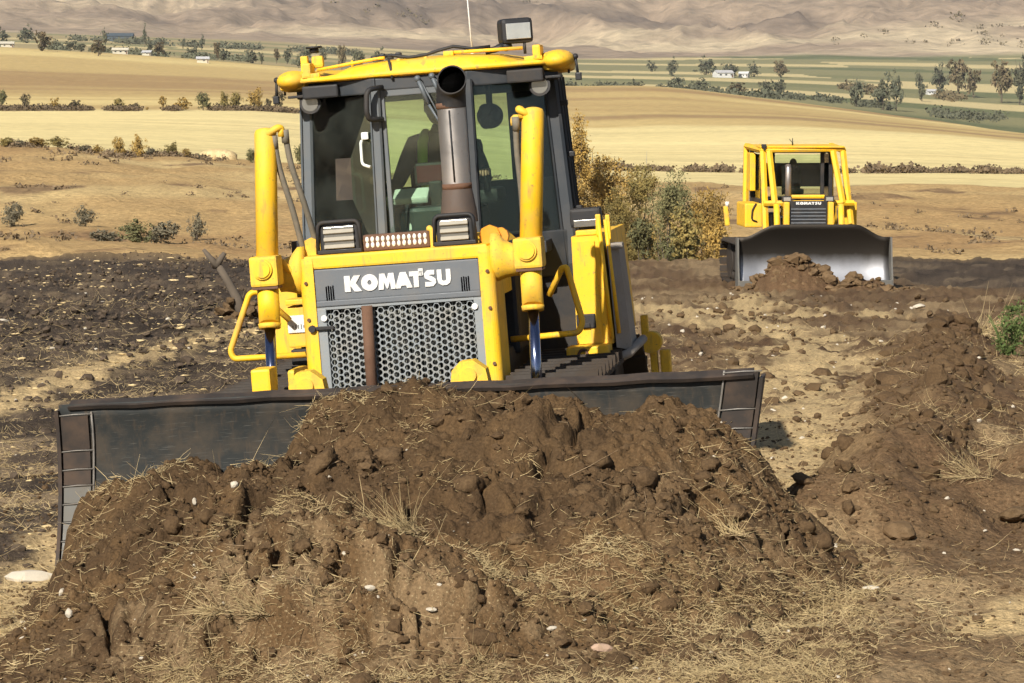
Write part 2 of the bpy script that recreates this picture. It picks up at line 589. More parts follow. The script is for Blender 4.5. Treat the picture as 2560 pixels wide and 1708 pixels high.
PXC = np.array([-900, 0, 300, 640, 1400, 1650, 2000, 2350, 2560, 3400], float)
KN = [  # distance, elevation of the line of sight per bearing (in picture rows), far country only
    (165, [660, 660, 660, 660, 662, 662, 660, 658, 658, 658]),
    (195, [585, 585, 590, 600, 625, 628, 625, 622, 622, 622]),
    (225, [505, 500, 505, 525, 560, 568, 568, 568, 572, 572]),
    (255, [425, 425, 428, 450, 500, 505, 512, 512, 520, 520]),
    (280, [378, 374, 388, 410, 456, 462, 468, 472, 480, 480]),
    (330, [360, 355, 368, 388, 440, 442, 448, 452, 462, 462]),
    (400, [338, 334, 340, 352, 418, 424, 430, 434, 440, 440]),
    (550, [302, 300, 300, 305, 372, 372, 372, 378, 390, 392]),
    (700, [278, 276, 274, 272, 335, 330, 325, 335, 352, 360]),
    (850, [245, 240, 242, 245, 280, 276, 288, 320, 340, 350]),
    (1000, [212, 205, 212, 222, 236, 232, 263, 306, 330, 345]),
    (1120, [182, 172, 185, 200, 216, 216, 257, 301, 327, 345]),
    (1400, [113, 117, 134, 158, 223, 223, 260, 298, 322, 340]),
    (1700, [116, 120, 132, 152, 221, 221, 240, 268, 288, 300]),
    (2200, [106, 106, 116, 133, 190, 195, 205, 222, 230, 238]),
    (3000, [85, 85, 95, 110, 158, 161, 164, 172, 176, 182]),
    (3600, [68, 70, 84, 98, 140, 142, 136, 134, 132, 132]),
    (5000, [-10, -5, 0, 5, 60, 55, 40, 20, 10, 0]),
    (7500, [-230, -225, -220, -215, -190, -190, -200, -210, -220, -220]),
    (11000, [-420, -420, -420, -420, -420, -420, -420, -420, -420, -420]),
]
DK = np.array([0, 108, 114, 124, 136, 150] + [k[0] for k in KN], float)
LG = np.linspace(math.log(100), math.log(11000), 700)
PXG = np.linspace(-900, 3400, 173)
TAB = np.zeros((len(PXG), len(LG)))
for ci, px in enumerate(PXG):
    zs = [ZC - (645 - 170) / FPX * 108] * 2 + [-5.6, -10.0, -12.5, -12.0]
    for d_, row in KN:
        zs.append(ZC - (np.interp(px, PXC, row) - 170) / FPX * d_)
    TAB[ci] = np.interp(np.exp(LG), DK, zs)
ker = np.exp(-0.5 * (np.arange(-7, 8) / 2.6) ** 2); ker /= ker.sum()
TABs = np.apply_along_axis(lambda r_: np.convolve(np.pad(r_, 7, 'edge'), ker, 'valid'), 1, TAB)
TABs = np.apply_along_axis(lambda r_: np.convolve(np.pad(r_, 7, 'edge'), ker, 'valid'), 0, TABs)


def far_z(X, Y):
    px = 1280 + FPX * X / np.maximum(Y, 50)
    gi = np.clip((px - PXG[0]) / (PXG[1] - PXG[0]), 0, len(PXG) - 1.001)
    gj = np.clip((np.log(np.maximum(Y, 100)) - LG[0]) / (LG[1] - LG[0]), 0, len(LG) - 1.001)
    i, j = gi.astype(int), gj.astype(int)
    a, b = gi - i, gj - j
    return (TABs[i, j] * (1 - a) + TABs[i + 1, j] * a) * (1 - b) + (TABs[i, j + 1] * (1 - a) + TABs[i + 1, j + 1] * a) * b


def seg_dist(X, Y, pts):
    best = np.full(np.shape(X), 1e9)
    for (x0, y0), (x1, y1) in zip(pts[:-1], pts[1:]):
        dx, dy = x1 - x0, y1 - y0
        t = np.clip(((X - x0) * dx + (Y - y0) * dy) / (dx * dx + dy * dy), 0, 1)
        best = np.minimum(best, np.hypot(X - x0 - t * dx, Y - y0 - t * dy))
    return best


BERM = [(2.1, 18.2), (2.75, 21.0), (3.3, 24.5), (4.4, 32.0), (5.6, 40.0), (6.5, 46.0)]
BERM2 = [(3.9, 19.0), (5.2, 25.5), (7.2, 34.0), (9.3, 45.0), (11.5, 56)]


def field_w(X, Y):
    """1 on the ploughed field left of the machines (and again beyond the right one)"""
    e = -1.7 + 0.7 * fbm(Y * 0.25, X * 0.1, 3, 5)
    l_ = sstep(0.9, -0.5, X - (e + (Y - 18) * 0.03)) * sstep(12, 14, Y + 0.8 * fbm(X, Y * .5, 2, 4))
    r_ = sstep(9.5, 11.5, X + 0.6 * fbm(X * .3, Y * .2, 3, 8) - 0.085 * (80 - Y)) * sstep(58, 64, Y)
    return np.clip(l_ + r_, 0, 1)


def near_z(X, Y, detail=True):
    z = np.interp(Y, [-60, 0, 8, 13, 17.7, 75, 108], [2.4, 1.1, 0.3, 0.0, 0.0, -2.46, ZC - (645 - 170) / FPX * 108])
    w = sstep(8, 13, Y) * sstep(48, 24, Y)
    z = z + 0.055 * np.clip(X + 0.75, -3.5, 3.0) * w
    z = z + 0.05 * fbm(X * 0.35, Y * 0.22, 3, 21) * sstep(9, 14, Y)
    for pts, hh, wd, sd_ in ((BERM, 0.30, 0.55, 31), (BERM2, 0.32, 0.80, 37)):
        d = seg_dist(X, Y, pts) + 0.16 * fbm(X * 1.4, Y * 1.0, 3, sd_)
        z = z + hh * (1 + 0.45 * sstep(28, 20, Y)) * sstep(1.0, 0.0, d / (wd * 1.6)) * np.clip(0.9 + 0.4 * fbm(X * 1.0, Y * 0.7, 3, sd_ + 3), 0.3, 1.5)
    # spoil pushed up in front of the far machine
    d = np.hypot((X - 6.6) / 1.0, (Y - 73.6) / 0.8) + 0.15 * fbm(X * 2, Y * 2, 3, 44)
    z = z + 0.74 * sstep(1.25, 0.0, d)
    d = np.hypot((X - 8.1) / 1.1, (Y - 73.4) / 0.7) + 0.15 * fbm(X * 2, Y * 2, 3, 45)
    z = z + 0.28 * sstep(1.2, 0.0, d)
    # low bank along the brink
    z = z + 0.22 * sstep(3.5, 0.5, np.abs(Y - 104)) * (0.6 + 0.6 * fbm(X * 0.3, Y * 0.1, 3, 52)) * sstep(-2, -4, X)
    if detail:
        fw = field_w(X, Y)
        dirt = 1 - fw
        far = np.clip(Y / 30, 0.8, 2.2)
        clod = 0.045 * fbm(X * 2.2, Y * 1.6, 5, 61, 0.55) + 0.028 * np.abs(fbm(X * 6, Y * 5, 3, 66))
        f1, f2, _ = worley(X * 2.6 + 0.3 * fbm(X * 3, Y * 3, 2, 9), Y * 2.0, 71)
        clod = clod + 0.05 * np.clip(0.42 - f1, 0, 1) * (0.4 + 0.9 * np.clip(vn(X * .9, Y * .7, 73), 0, 1)) / 0.42
        z = z + dirt * clod * far
        fur = np.sin((Y - 0.10 * X + 0.35 * fbm(X * 0.4, Y * 0.5, 3, 81)) * 2 * math.pi / 1.15)
        z = z + fw * (0.045 * fur + 0.03 * fbm(X * 1.8, Y * 2.4, 4, 83) + 0.03 * np.abs(fbm(X * 4, Y * 5, 3, 86))) * sstep(15, 20, Y) * far
    return z


def ground_z(X, Y, detail=True):
    X = np.asarray(X, float); Y = np.asarray(Y, float)
    w = sstep(104, 109, Y)
    zn = near_z(X, np.minimum(Y, 110), detail)
    zf = far_z(X, Y)
    if detail:
        h = sstep(150, 175, Y)
        zf = zf + h * sstep(330, 250, Y) * (1.5 * (0.5 - np.abs(fbm(X * 0.03 + Y * 0.018, Y * 0.02, 4, 91))) + 0.25 * fbm(X * 0.2, Y * 0.12, 3, 93))
        zf = zf + sstep(260, 420, Y) * sstep(1800, 1300, Y) * (0.5 * fbm(X * 0.012, Y * 0.006, 3, 95))
        mt = sstep(3300, 4400, Y)
        rg = 1 - np.abs(fbm(X * 0.0022 + 0.3 * fbm(X * .001, Y * .001, 2, 3), Y * 0.0011, 5, 97, 0.55))
        zf = zf + mt * (105 * (rg - 0.6) * sstep(3300, 5600, Y) + 26 * (0.6 - np.abs(fbm(X * 0.0075 + 0.4 * fbm(X * .003, Y * .003, 2, 8), Y * 0.0035, 4, 99, 0.6))))
    return zn * (1 - w) + zf * w


def at_px(px, py, D):
    """world point a given distance out along a bearing, used to survey the far country"""
    r_ = (px - 1280) / FPX
    return r_ * D, D, ZC - (py - 170) / FPX * D


# ------------------------------------------------------------------ terrain colours (albedo)
def lerp(a, b, w):
    return a * (1 - w[..., None]) + np.asarray(b, float) * w[..., None]


def near_colour(X, Y):
    n = fbm(X * 0.9, Y * 0.6, 5, 101)
    n2 = fbm(X * 3.5, Y * 2.5, 4, 103)
    C = np.zeros(X.shape + (3,)) + np.array([0.140, 0.087, 0.045])
    C = lerp(C, (0.095, 0.055, 0.029), sstep(0.0, 0.7, n2 * 0.6 + n * 0.6))
    st = sstep(-0.15, 0.65, fbm(X * 0.7 + 4, Y * 0.42, 4, 107) + 0.35 * n2 + 0.08)
    C = lerp(C, (0.34, 0.24, 0.125), st * 0.62)
    d = np.hypot((X - 7.1) / 2.4, (Y - 73.4) / 1.3)
    C = lerp(C, (0.15, 0.088, 0.045), sstep(1.2, 0.6, d))
    fw = field_w(X, Y)
    D = np.zeros(X.shape + (3,)) + np.array([0.070, 0.051, 0.036])
    D = lerp(D, (0.042, 0.031, 0.023), sstep(-0.2, 0.6, n))
    row = fbm(X * 0.55, (Y - 0.10 * X) * 3.2, 4, 109, 0.6) + 0.35 * fbm(X * 5, Y * 6, 3, 111)
    near = sstep(46, 20, Y)
    D = lerp(D, (0.27, 0.195, 0.115), sstep(0.15, 0.75, row + 0.30 * near) * (0.40 + 0.25 * near))
    C = C * (1 - fw[..., None]) + D * fw[..., None]
    # pale tracks of pressed straw
    for pts, wd in (([(2.7, 33), (3.6, 40), (4.6, 47), (3.0, 56), (2.2, 62)], 0.9), ([(1.9, 19.5), (2.2, 24), (2.9, 30), (3.6, 37), (4.4, 46), (4.2, 56), (5.0, 66)], 0.75),
                    ([(3.2, 64), (5.0, 60), (6.5, 57)], 0.5), ([(2.6, 15.2), (3.6, 16.4)], 0.5), ([(-2.9, 15.5), (-2.8, 18.5), (-3.0, 21)], 0.35),
                    ([(-4.2, 53), (-4.95, 43), (-5.25, 37.5), (-5.5, 32)], 0.6), ([(2.2, 62), (4.4, 57), (6.4, 55.5)], 0.7)):
        d = seg_dist(X, Y, pts) / wd + 0.7 * n2 + 0.35 * n
        C = lerp(C, (0.47, 0.34, 0.17), sstep(1.05, 0.2, d) * 0.9)
    # fresh brown soil on the windrows
    for pts, wd in ((BERM, 0.8), (BERM2, 0.9)):
        d = seg_dist(X, Y, pts) / wd + 0.4 * n2
        C = lerp(C, (0.125, 0.075, 0.038), sstep(1.0, 0.4, d) * 0.8)
    e = sstep(100, 106, Y + 1.6 * fbm(X * 0.25, Y * 0.1, 3, 113)) * sstep(9, 7, np.abs(X) * 0)
    C = lerp(C, (0.30, 0.20, 0.095), e * 0.75)
    A = 0.35 + 0.5 * (st * (1 - fw)) + 0.25 * fw
    return np.concatenate([C, A[..., None]], -1)


def far_colour(X, Y, Z):
    px = 1280 + FPX * X / np.maximum(Y, 50)
    n = fbm(X * 0.02, Y * 0.012, 5, 121)
    C = np.zeros(X.shape + (3,)) + np.array([0.40, 0.265, 0.115])
    # hillside: dry grass, worn streaks and darker brown patches along the slope
    s_ = fbm(X * 0.035 - Y * 0.03, Y * 0.06, 5, 123)
    C = lerp(C, (0.50, 0.36, 0.165), sstep(0.0, 0.8, s_))
    C = lerp(C, (0.33, 0.205, 0.09), sstep(0.1, 0.9, -s_ + 0.2 * n))
    C = lerp(C, (0.185, 0.115, 0.062), 0.85 * sstep(0.62, 0.85, fbm(X * 0.12 - Y * 0.03, Y * 0.16, 3, 125) + 0.1 * n))
    # stubble fields
    edge = np.interp(px, PXC, [300, 286, 284, 282, 283, 283, 284, 284, 284, 284]) + 5 * fbm(X * 0.06, X * 0.01, 3, 127)
    fy = fbm(X * 0.0035, Y * 0.02, 4, 129)
    yellow = np.array([0.72, 0.58, 0.27]) * (1 + 0.10 * fy[..., None])
    C = lerp(C, yellow, sstep(-3, 3, Y - edge)) if False else C * (1 - sstep(-3, 3, Y - edge)[..., None]) + yellow * sstep(-3, 3, Y - edge)[..., None]
    rows = 0.035 * np.sin((Y + 0.06 * X) * 2 * math.pi / 9.0) + 0.05 * fbm(X * 0.01, Y * 0.11, 3, 151)
    C = C * (1 + rows * sstep(0, 6, Y - edge))[..., None]
    for y0_, sl in ((345, 0.10), (352, 0.10), (505, -0.06), (514, -0.06), (620, 0.03)):
        C = lerp(C, (0.46, 0.34, 0.15), 0.5 * sstep(1.6, 0.3, np.abs(Y - y0_ - sl * X - 3 * np.sin(X * 0.03))))
    # tan fallow ground above it, banded along the contour
    e2 = np.interp(px, PXC, [715, 712, 708, 705, 730, 745, 730, 705, 690, 690])
    b_ = fbm(X * 0.0018 + 0.0004 * Y, Y * 0.014 + X * 0.002, 4, 131)
    tan = lerp(np.zeros(X.shape + (3,)) + np.array([0.50, 0.36, 0.15]), (0.36, 0.235, 0.105), sstep(0.05, 0.6, b_))
    tan = lerp(tan, (0.64, 0.49, 0.21), sstep(0.1, 0.7, -b_))
    brown = sstep(22, 8, np.abs(Y - (e2 + 55 + 10 * fbm(X * .01, X * .003, 3, 133)) - 12 * np.sin(X * 0.012))) * sstep(1350, 1500, px)
    tan = lerp(tan, (0.32, 0.21, 0.10), 0.9 * brown)
    w = sstep(-6, 6, Y - e2)
    C = C * (1 - w[..., None]) + tan * w[..., None]
    # valley floor: strips of green, pale stubble and pasture
    ec = np.interp(px, PXC, [1420, 1420, 1420, 1420, 1140, 1140, 1120, 1060, 900, 850])
    strip = vn(np.floor(X / 260 + 0.3 * vn(Y * .004, X * 0, 3)) * 7.7, np.floor(Y / 130 + 0.8 * vn(X * .003, Y * 0, 5)) * 3.3, 137)
    val = np.zeros(X.shape + (3,)) + np.array([0.24, 0.22, 0.105])
    val = lerp(val, (0.145, 0.155, 0.070), sstep(-0.1, 0.0, strip))
    dry = sstep(1250, 900, px)
    val = lerp(val, (0.42, 0.32, 0.165), dry * 0.75 * sstep(-0.45, -0.35, strip))
    val = lerp(val, (0.56, 0.45, 0.22), sstep(0.28, 0.34, strip))
    val = lerp(val, (0.38, 0.30, 0.16), sstep(0.65, 0.7, strip))
    val = lerp(val, (0.135, 0.145, 0.068), sstep(1350, 1400, px) * sstep(1500, 1350, Y))
    w = sstep(-8, 8, Y - ec)
    C = C * (1 - w[..., None]) + val * w[..., None]
    # mountain
    em = 3350 + 250 * fbm(X * 0.002, X * 0, 3, 141)
    m1 = fbm(X * 0.0016, Y * 0.0012 + Z * 0.006, 5, 143, 0.6)
    mt = np.zeros(X.shape + (3,)) + np.array([0.33, 0.245, 0.165])
    mt = lerp(mt, (0.54, 0.43, 0.27), sstep(0.05, 0.6, m1) * sstep(5200, 3800, Y))
    mt = lerp(mt, (0.185, 0.138, 0.10), sstep(0.0, 0.8, -m1 + 0.3 * fbm(X * .006, Y * .004, 3, 147)))
    w = sstep(-60, 60, Y - em)
    C = C * (1 - w[..., None]) + mt * w[..., None]
    A = np.ones(X.shape) * 0.8
    return np.concatenate([C, A[..., None]], -1)


# ------------------------------------------------------------------ the terrain sheets
pxs = np.concatenate([-np.geomspace(2400, 75, 22) - 0, np.arange(-70, 2635, 5.2), 2560 + np.geomspace(80, 2400, 22)])
US = (pxs - 1280) / FPX
US = np.concatenate([[-60, -14, -5, -2.5, -1.5, -0.9], US, [0.9, 1.5, 2.5, 5, 14, 60]])


def sheet(name, ys, mat, near):
    U, Yg = np.meshgrid(US, np.asarray(ys, float))
    X = np.clip(U * np.maximum(Yg, 9.0), -6500, 6500)
    Z = ground_z(X, Yg)
    nr, nc = X.shape
    V = np.stack([X, Yg, Z], -1).reshape(-1, 3)
    i = np.arange(nr - 1)[:, None] * nc + np.arange(nc - 1)[None, :]
    Fq = np.stack([i, i + 1, i + nc + 1, i + nc], -1).reshape(-1, 4)
    me = np_mesh(name, V, Fq)
    Cc = near_colour(X, Yg) if near else far_colour(X, Yg, Z)
    set_col(me, Cc.reshape(-1, 4))
    o = link(name, me, mat)
    tag(o, kind='structure')
    return o


pyr = np.arange(1760, 640, -3.0)
yn = 2.089 / ((pyr - 170) / FPX - 0.0437)
yn = yn[(yn > 13.5) & (yn < 107)]
y_near = np.concatenate([[-3000, -700, -200, -60, -30, -10, 0, 4, 7, 9, 10, 11, 12, 12.8, 13.3], yn, [107.2, 108]])
sheet('ground', y_near, 'soil_near', True)
y_hill = np.concatenate([np.linspace(108, 165, 26), np.linspace(166, 284, 95)])
sheet('hillside', y_hill, 'grass_slope', False)
y_field = np.geomspace(284, 3300, 180)
sheet('valley_fields', y_field, 'far_fields', False)
sheet('mountain', np.geomspace(3300, 11000, 115), 'mountain', False)
# ------------------------------------------------------------------ lettering
def stroke(mb, pts, w, y0, y1):
    """flat stroke along a polyline in x,z, extruded in y"""
    P = [Vector((p[0], p[1])) for p in pts]
    L, Rr = [], []
    for i, p in enumerate(P):
        t = (P[min(i + 1, len(P) - 1)] - P[max(i - 1, 0)]).normalized()
        n = Vector((-t.y, t.x)) * w / 2
        L.append(p + n); Rr.append(p - n)
    for i in range(len(P) - 1):
        mb.prism([tuple(L[i]), tuple(L[i + 1]), tuple(Rr[i + 1]), tuple(Rr[i])], y0, y1)


def letter(mb, ch, x, z, w, h, y0, y1):
    def T(ps):
        return [(x + a * w, z + b * h) for a, b in ps]
    if ch == 'K':
        mb.prism(T([(0, 0), (.36, 0), (.36, 1), (0, 1)]), y0, y1)
        mb.prism(T([(.362, .36), (.60, 0), (1.04, 0), (.70, .52), (1.0, 1), (.60, 1), (.362, .66)]), y0, y1)
    elif ch == 'O':
        n = 28
        o_ = [(.5 + .52 * math.cos(2 * math.pi * k / n), .5 + .52 * math.sin(2 * math.pi * k / n)) for k in range(n)]
        i_ = [(.5 + .13 * math.cos(2 * math.pi * k / n), .5 + .15 * math.sin(2 * math.pi * k / n)) for k in range(n)]
        for k in range(n):
            q = (k + 1) % n
            mb.prism(T([o_[k], o_[q], i_[q], i_[k]]), y0, y1)
    elif ch == 'M':
        mb.prism(T([(0, 0), (.30, 0), (.33, .48), (.47, .06), (.55, .06), (.69, .48), (.72, 0), (1.02, 0), (.92, 1), (.62, 1), (.51, .62), (.40, 1), (.10, 1)]), y0, y1)
    elif ch == 'A':
        mb.prism(T([(-.06, 0), (.30, 0), (.36, .16), (.66, .16), (.72, 0), (1.08, 0), (.70, 1), (.32, 1)]), y0, y1)
    elif ch == 'T':
        mb.prism(T([(.30, 0), (.68, 0), (.68, .70), (.98, .70), (.98, 1), (0, 1), (0, .70), (.30, .70)]), y0, y1)
    elif ch == 'S':
        pts = [(.88, .86), (.62, .87), (.36, .86), (.22, .76), (.24, .62), (.42, .54), (.60, .47), (.78, .38), (.80, .24), (.66, .14), (.40, .13), (.10, .14)]
        stroke(mb, T(pts), .29 * h, y0, y1)
    elif ch == 'U':
        pts = [(.17, 1), (.17, .40), (.22, .24), (.38, .15), (.62, .15), (.78, .24), (.83, .40), (.83, 1)]
        stroke(mb, T(pts), .34 * w, y0, y1)


def hexplate(mb, x0, x1, z0, z1, pitch, rad, y0, y1):
    """flat perforated plate with round holes in staggered columns"""
    cols = int((x1 - x0) / (pitch * 0.866))
    rows = int((z1 - z0) / pitch)
    ox = (x1 - x0 - cols * pitch * 0.866) / 2
    hx = [Vector((math.cos(math.pi / 3 * k), math.sin(math.pi / 3 * k))) * pitch / math.sqrt(3) for k in range(6)]
    outer = []
    for k in range(6):
        outer += [hx[k], (hx[k] + hx[(k + 1) % 6]) / 2]
    inner = [p.normalized() * rad for p in outer]
    n = len(outer)
    for c_ in range(cols):
        for r_ in range(rows):
            cx = x0 + ox + pitch * 0.866 * (c_ + 0.5)
            cz = z0 + pitch * (r_ + 0.5 + (0.5 if c_ % 2 else 0))
            vs = [(cx + p.x, y0, cz + p.y) for p in outer] + [(cx + p.x, y0, cz + p.y) for p in inner] + [(cx + p.x, y1, cz + p.y) for p in inner]
            fs = []
            for k in range(n):
                q = (k + 1) % n
                fs.append((k, q, n + q, n + k)); fs.append((n + k, n + q, 2 * n + q, 2 * n + k))
            mb.add(vs, fs)


def track(root, x, w, y0, y1, h, z0, n, tag_name='track'):
    """crawler track: frame, idler, sprocket, rollers and separate shoes"""
    t = MB()
    r_ = h / 2
    t.box((x, (y0 + y1) / 2, z0 + r_), (w * 0.34, y1 - y0 - 0.5, h * 0.5), 0.03)
    for yy in (y0 + r_, y1 - r_):
        t.cyl((x - w * .22, yy, z0 + r_), (x + w * .22, yy, z0 + r_), r_ * 0.86, 24)
    for k in range(6):
        yy = y0 + r_ + 0.15 + (y1 - y0 - 2 * r_ - 0.3) * k / 5
        t.cyl((x - w * .25, yy, z0 + 0.14), (x + w * .25, yy, z0 + 0.14), 0.10, 14)
    tr = t.build(tag_name, 'track_steel', root)
    # shoe: plate with one grouser, local frame: z outward
    s_ = MB()
    s_.box((0, 0, 0), (w, 0.17, 0.03), 0.006)
    s_.prism([(-0.03, 0.016), (0.03, 0.016), (0.012, 0.075), (-0.012, 0.075)], -w / 2, w / 2, 'x')
    proto = s_.build('track_shoe', 'track_steel', tr)
    L = (y1 - y0 - 2 * r_)
    per = 2 * L + 2 * math.pi * r_
    for k in range(n):
        d_ = per * k / n
        if d_ < L: p, a = (y0 + r_ + d_, z0), math.pi
        elif d_ < L + math.pi * r_:
            b = (d_ - L) / r_; p, a = (y1 - r_ + r_ * math.sin(b), z0 + r_ - r_ * math.cos(b)), math.pi + b
        elif d_ < 2 * L + math.pi * r_: p, a = (y1 - r_ - (d_ - L - math.pi * r_), z0 + h), 0.0
        else:
            b = (d_ - 2 * L - math.pi * r_) / r_; p, a = (y0 + r_ - r_ * math.sin(b), z0 + r_ + r_ * math.cos(b)), b
        o = proto if k == 0 else proto.copy()
        if k:
            COL.objects.link(o); o.parent = tr
        o.location = (x, p[0], p[1]); o.rotation_euler = (a, 0, 0)
    return tr


def lathe(mb, prof, cx, cy, seg=24):
    """revolve (radius,z) profile round a vertical axis"""
    vs = []; fs = []
    for r_, z in prof:
        for k in range(seg):
            a = 2 * math.pi * k / seg
            vs.append((cx + r_ * math.cos(a), cy + r_ * math.sin(a), z))
    for i in range(len(prof) - 1):
        for k in range(seg):
            q = (k + 1) % seg
            fs.append((i * seg + k, i * seg + q, (i + 1) * seg + q, (i + 1) * seg + k))
    mb.add(vs, fs, True)


# ------------------------------------------------------------------ near bulldozer
doz = empty('bulldozer', DO, (0, R(-4.5), YAW))
tag(doz, 'large yellow bulldozer with enclosed cab pushing a brown soil heap with its blade', 'bulldozer', 'bulldozers grading the field')


def B(name, mat, mb, parent=doz, **kw):
    return mb.build(name, mat, parent, **kw)


# --- blade: curved moldboard with top lip, end plates and worn rungs
def blade_y(z, ztop):
    t = z / ztop
    return -0.10 + 0.46 * t - 0.42 * t * t


BX0, BX1 = -1.81, 2.255


def bx0(z):
    return BX0 - 0.085 * (1.0 - z)


def bx1(z):
    return BX1 - 0.21 * (1.0 - z)



def btop(x):
    return 1.05 - 0.018 * (x - BX0)


mb = MB()
nz, nx = 14, 24
vs = []; fs = []
for side in (0, 1):
    for i in range(nx + 1):
        x = BX0 + (BX1 - BX0) * i / nx
        for j in range(nz + 1):
            z = -0.12 + (btop(x) + 0.12) * j / nz
            xx = bx0(z) + (bx1(z) - bx0(z)) * i / nx
            vs.append((xx, blade_y(max(z, 0), 1.05) + (0.035 if side else 0.0), z))
S = (nx + 1) * (nz + 1)
for i in range(nx):
    for j in range(nz):
        a = i * (nz + 1) + j
        fs.append((a, a + nz + 1, a + nz + 2, a + 1)); fs.append((S + a, S + a + 1, S + a + nz + 2, S + a + nz + 1))
for i in range(nx):
    for j in (0, nz):
        a = i * (nz + 1) + j
        fs.append((a, a + nz + 1, S + a + nz + 1, S + a))
for i in (0, nx):
    for j in range(nz):
        a = i * (nz + 1) + j
        fs.append((a, a + 1, S + a + 1, S + a))
mb.add(vs, fs, True)
blade = B('blade', 'blade_steel', mb)
mb = MB()        # thick top lip
n = 20
for i in range(n):
    xa, xb = BX0 + 0.06 + (BX1 - BX0 - 0.1) * i / n, BX0 + 0.06 + (BX1 - BX0 - 0.1) * (i + 1) / n
    za, zb = btop(xa) + 0.004 * math.sin(i * 2.3), btop(xb) + 0.004 * math.sin((i + 1) * 2.3)
    y = blade_y(1.0, 1.05)
    mb.add([(xa, y - 0.035, za - 0.012), (xa, y + 0.065, za + 0.020), (xa, y + 0.10, za - 0.05), (xa, y - 0.02, za - 0.032),
            (xb, y - 0.035, zb - 0.012), (xb, y + 0.065, zb + 0.020), (xb, y + 0.10, zb - 0.05), (xb, y - 0.02, zb - 0.032)],
           [(0, 1, 5, 4), (1, 2, 6, 5), (2, 3, 7, 6), (3, 0, 4, 7)] + ([(0, 3, 2, 1)] if i == 0 else []) + ([(4, 5, 6, 7)] if i == n - 1 else []))
B('top_lip', 'blade_edge', mb, blade)
mb = MB()        # back ribs of the blade, seen from the side
mb.box((0.1, 0.26, 0.25), (3.5, 0.16, 0.22), 0.03)
mb.box((0.15, 0.24, 0.78), (3.6, 0.12, 0.16), 0.03)
for x in (-1.5, -0.75, 0.0, 0.75, 1.5, 2.0):
    mb.box((x, 0.25, 0.52), (0.04, 0.2, 0.72), 0.008)
B('blade_back_frame', 'yellow_dusty', mb, blade)
for sgn in (-1, 1):
    def xo_(z):          # outer edge of the end strip
        return (bx0(z) - 0.012) if sgn < 0 else (bx1(z) + 0.012)

    def xi_(z):          # inner edge
        return (bx0(z) + 0.19) if sgn < 0 else (bx1(z) - 0.205)
    mb = MB()            # end plate seen edge-on
    zz_ = list(np.linspace(-0.12, btop(BX0 if sgn < 0 else BX1) - 0.03, 10))
    vs = []; fs = []
    for z in zz_:
        for dx_, y in ((-0.011, blade_y(max(z, 0), 1.05) - 0.028), (0.011, blade_y(max(z, 0), 1.05) - 0.028), (0.011, 0.2), (-0.011, 0.2)):
            vs.append((xo_(z) + dx_, y, z))
    for k in range(9):
        for q in range(4):
            r_ = (q + 1) % 4
            fs.append((k * 4 + q, k * 4 + r_, k * 4 + 4 + r_, k * 4 + 4 + q))
    fs += [(0, 1, 2, 3), (36, 37, 38, 39)]
    mb.add(vs, fs)
    B('end_plate', 'blade_edge', mb, blade)
    zz = [0.0, 0.13, 0.25, 0.355, 0.46, 0.565, 0.66, 0.77, 0.985]
    for k in range(len(zz) - 1):
        mb = MB()
        za, zb_ = zz[k] + 0.010, zz[k + 1] - 0.005
        ya, yb = blade_y(za, 1.05) - 0.016, blade_y(zb_, 1.05) - 0.016
        q = 0.020 * sgn
        vs = [(xi_(za) + q, ya, za), (xo_(za) - q, ya, za), (xo_(zb_) - q, yb, zb_), (xi_(zb_) + q, yb, zb_)]
        vs += [(v[0], v[1] + 0.03, v[2]) for v in vs]
        mb.add(vs, [(0, 1, 2, 3), (4, 7, 6, 5), (0, 4, 5, 1), (1, 5, 6, 2), (2, 6, 7, 3), (3, 7, 4, 0)])
        B('wear_plate', 'wear_steel' if k < 5 else 'blade_edge', mb, blade)
    mb = MB()            # weld beads round the worn plates
    mb.tube([(xi_(z) + 0.004 * math.sin(9 * z), blade_y(max(z, 0), 1.05) - 0.012, z) for z in np.linspace(0.0, 1.0, 12)], 0.0065, 6)
    for z in zz[1:]:
        y = blade_y(z, 1.05) - 0.018
        mb.tube([(xi_(z), y, z + 0.003), ((xi_(z) + xo_(z)) / 2, y - 0.002, z + 0.006), (xo_(z), y, z + 0.001)], 0.004, 6)
    B('weld_bead', 'weld', mb, blade)
mb = MB()
mb.box((0.07, -0.115, 0.02), (3.86, 0.03, 0.22), 0.006)
B('cutting_edge', 'wear_steel', mb, blade)
# lugs and push frame behind the blade
mb = MB()
for x in (-0.98, 1.02):
    mb.box((x, 1.35, 0.50), (0.16, 2.3, 0.26), 0.03)
mb.box((0.02, 0.42, 0.42), (2.16, 0.22, 0.26), 0.03)
B('push_frame', 'yellow_dusty', mb)
for x, z in ((-0.44, 1.06), (0.53, 1.06)):
    mb = MB()
    mb.prism([(-0.14, -0.25), (0.14, -0.25), (0.10, 0.0), (0.03, 0.055), (-0.05, 0.05), (-0.10, 0.0)], 0.40, 0.52)
    mb.cyl((0, 0.38, -0.03), (0, 0.54, -0.03), 0.045, 16)
    o = B('tilt_lug', 'yellow_dusty', mb); o.location = (x, 0, z)
mb = MB()
mb.box((-0.79, 0.85, 1.03), (0.12, 0.2, 0.17), 0.015)
B('frame_block', 'yellow', mb)

